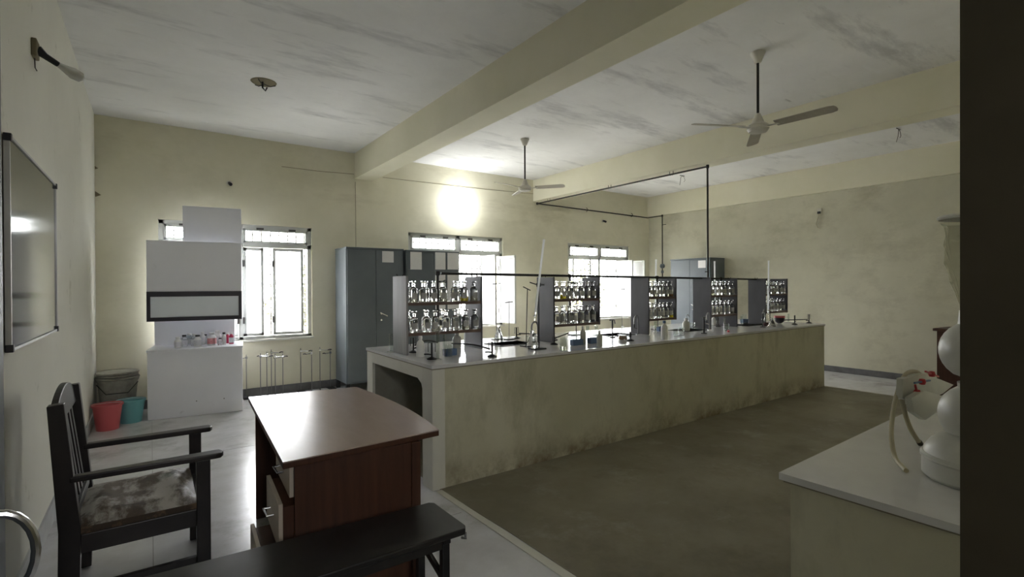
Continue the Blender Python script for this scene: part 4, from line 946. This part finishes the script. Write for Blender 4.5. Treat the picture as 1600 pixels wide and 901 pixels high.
# ---------------------------------------------------------------- glass apparatus on the near side bench
KX, KY = 2.080, .421
kp = thing('gas_generator', 'milky white three-bulb gas generator at the right edge on the near side bench', 'apparatus', (KX, KY, NZ+.0006))
def bulb(r, zc, z0, z1, n=11):
    return [(math.sqrt(max(.0004, r*r-(z-zc)**2)), z) for z in [z0+(z1-z0)*k/(n-1) for k in range(n)]]
MB().lathe([(0, 0), (.128, 0), (.138, .010), (.138, .055), (.132, .09), (.116, .115), (.095, .132), (.07, .142), (0, .144)], 36).build('base_bulb', 'milky', kp, smooth=True)
MB().lathe([(0, .1445)]+bulb(.098, .205, .146, .290)+[(.05, .305), (0, .306)], 36).build('middle_bulb', 'milky', kp, smooth=True)
MB().lathe([(0, .3065)]+bulb(.096, .405, .330, .488)+[(.045, .530), (0, .531)], 36).build('top_bulb', 'milky', kp, smooth=True)
MB().lathe([(.1385, .060), (.142, .064), (.142, .072), (.1365, .078)], 36).build('collar_band', 'milky', kp, smooth=True)
sl = MB(); n = 28; prof = [(.042, .532), (.050, .57), (.062, .62), (.074, .68), (.080, .74), (.080, .79), (.088, .805)]
rings = []
for r_, z in prof: rings.append([(r_*(1+.10*math.sin(5*2*PI*k/n+z*27)+.05*math.sin(9*2*PI*k/n-z*41))*math.cos(2*PI*k/n), r_*(1+.10*math.sin(5*2*PI*k/n+z*27)+.05*math.sin(11*2*PI*k/n+z*33))*math.sin(2*PI*k/n), z) for k in range(n)])
sl.add([v for r_ in rings for v in r_], [(i*n+k, i*n+(k+1) % n, (i+1)*n+(k+1) % n, (i+1)*n+k) for i in range(len(prof)-1) for k in range(n)])
fs_ = sl.build('film_sleeve', 'film', kp, smooth=True); fs_['label'] = 'crumpled clear plastic sleeve'
MB().tube((0, 0, .5315), (0, 0, .815), .022, 14).build('glass_stem', 'thin_glass', kp, smooth=True)
MB().lathe([(.0, .816), (.096, .816), (.100, .821), (.096, .828), (0, .828)], 24).build('top_cap', 'milky', kp, smooth=True)
# funnel-shaped pouch with rubber tubes and red clips, lying against the apparatus
PYv = .68
def pp(u, v, Y=PYv): return at(u, v, 1, Y)
pouch = thing('plastic_pouch', 'crumpled milky plastic pouch with rubber tubes in front of the gas generator', 'pouch', (0, 0, 0))
def sheet_mesh(px, Y, th, name, m):
    front = [pp(u, v, Y+dy) for u, v, dy in px]; back = [p+Vector((0, th, 0)) for p in front]; n = len(px)
    c = sum(front, Vector())/n-Vector((0, .02, 0)); cb = sum(back, Vector())/n+Vector((0, .02, 0))
    vs = front+back+[c, cb]; fs = [(i, (i+1) % n, 2*n) for i in range(n)]+[(n+(i+1) % n, n+i, 2*n+1) for i in range(n)]+[(i, n+i, n+(i+1) % n, (i+1) % n) for i in range(n)]
    return MB().add(vs, fs).build(name, m, pouch, smooth=True)
sheet_mesh([(1411, 592, 0), (1442, 583, 0), (1468, 592, 0), (1490, 601, .02), (1474, 614, 0), (1450, 625, 0), (1427, 634, 0), (1410, 622, 0)], .66, .02, 'upper_bag', 'milky')
sheet_mesh([(1424, 622, 0), (1444, 610, 0), (1485, 622, 0), (1467, 641, 0), (1446, 656, 0), (1429, 644, 0)], .62, .02, 'lower_bag', 'milky')
def flat_end(u, v): return at(u, v, 2, NZ+.008)
e1 = flat_end(1416, 735); e2 = flat_end(1438, 693)
tb = [pp(1440, 586), pp(1430, 580), pp(1418, 582), pp(1408, 596), pp(1399, 625), pp(1394, 655)]
tb += [pp(1393, 685, .66), pp(1399, 715, .64), e1]
tb2 = [pp(1412, 598, .67), pp(1409, 620, .67), pp(1415, 648, .67), pp(1424, 672, .66), e2]
def smooth_pts(pts, n=5):
    out = []
    for i in range(len(pts)-1):
        p0 = pts[max(i-1, 0)]; p1 = pts[i]; p2 = pts[i+1]; p3 = pts[min(i+2, len(pts)-1)]
        for k in range(n):
            t = k/n; out.append(.5*((2*p1)+(p2-p0)*t+(2*p0-5*p1+4*p2-p3)*t*t+(3*p1-p0-3*p2+p3)*t**3))
    return out+[pts[-1]]
MB().path(smooth_pts(tb), .0075, 10).build('rubber_tube', 'rubber', pouch, smooth=True)
sp = smooth_pts(tb2); MB().path(sp, .008, 10).build('rubber_tube', 'rubber', pouch, smooth=True)
MB().path([sp[-1]+(sp[-2]-sp[-1])*1.2+P(0, 0, .001), sp[-1]+(sp[-1]-sp[-2])*.3], .0095, 10).build('tube_end', 'rubber_dark', pouch, smooth=True)
for k, ((u, v), (du, dv)) in enumerate((((1433, 613), (3, 12)), ((1441, 596), (-12, 2)), ((1456, 584), (10, 4)))):
    c = pp(u, v, .635)
    MB().lathe([(0, -.012), (.009, -.010), (.012, 0), (.009, .010), (0, .012)], 12, c).build('clip_knob', 'clip_red', pouch, smooth=True)
    MB().bar(pp(u-du, v-dv, .635), pp(u+du, v+dv, .635), .006, .006).build('pinch_clip', 'clip_red' if k != 1 else 'blue_plastic', pouch)
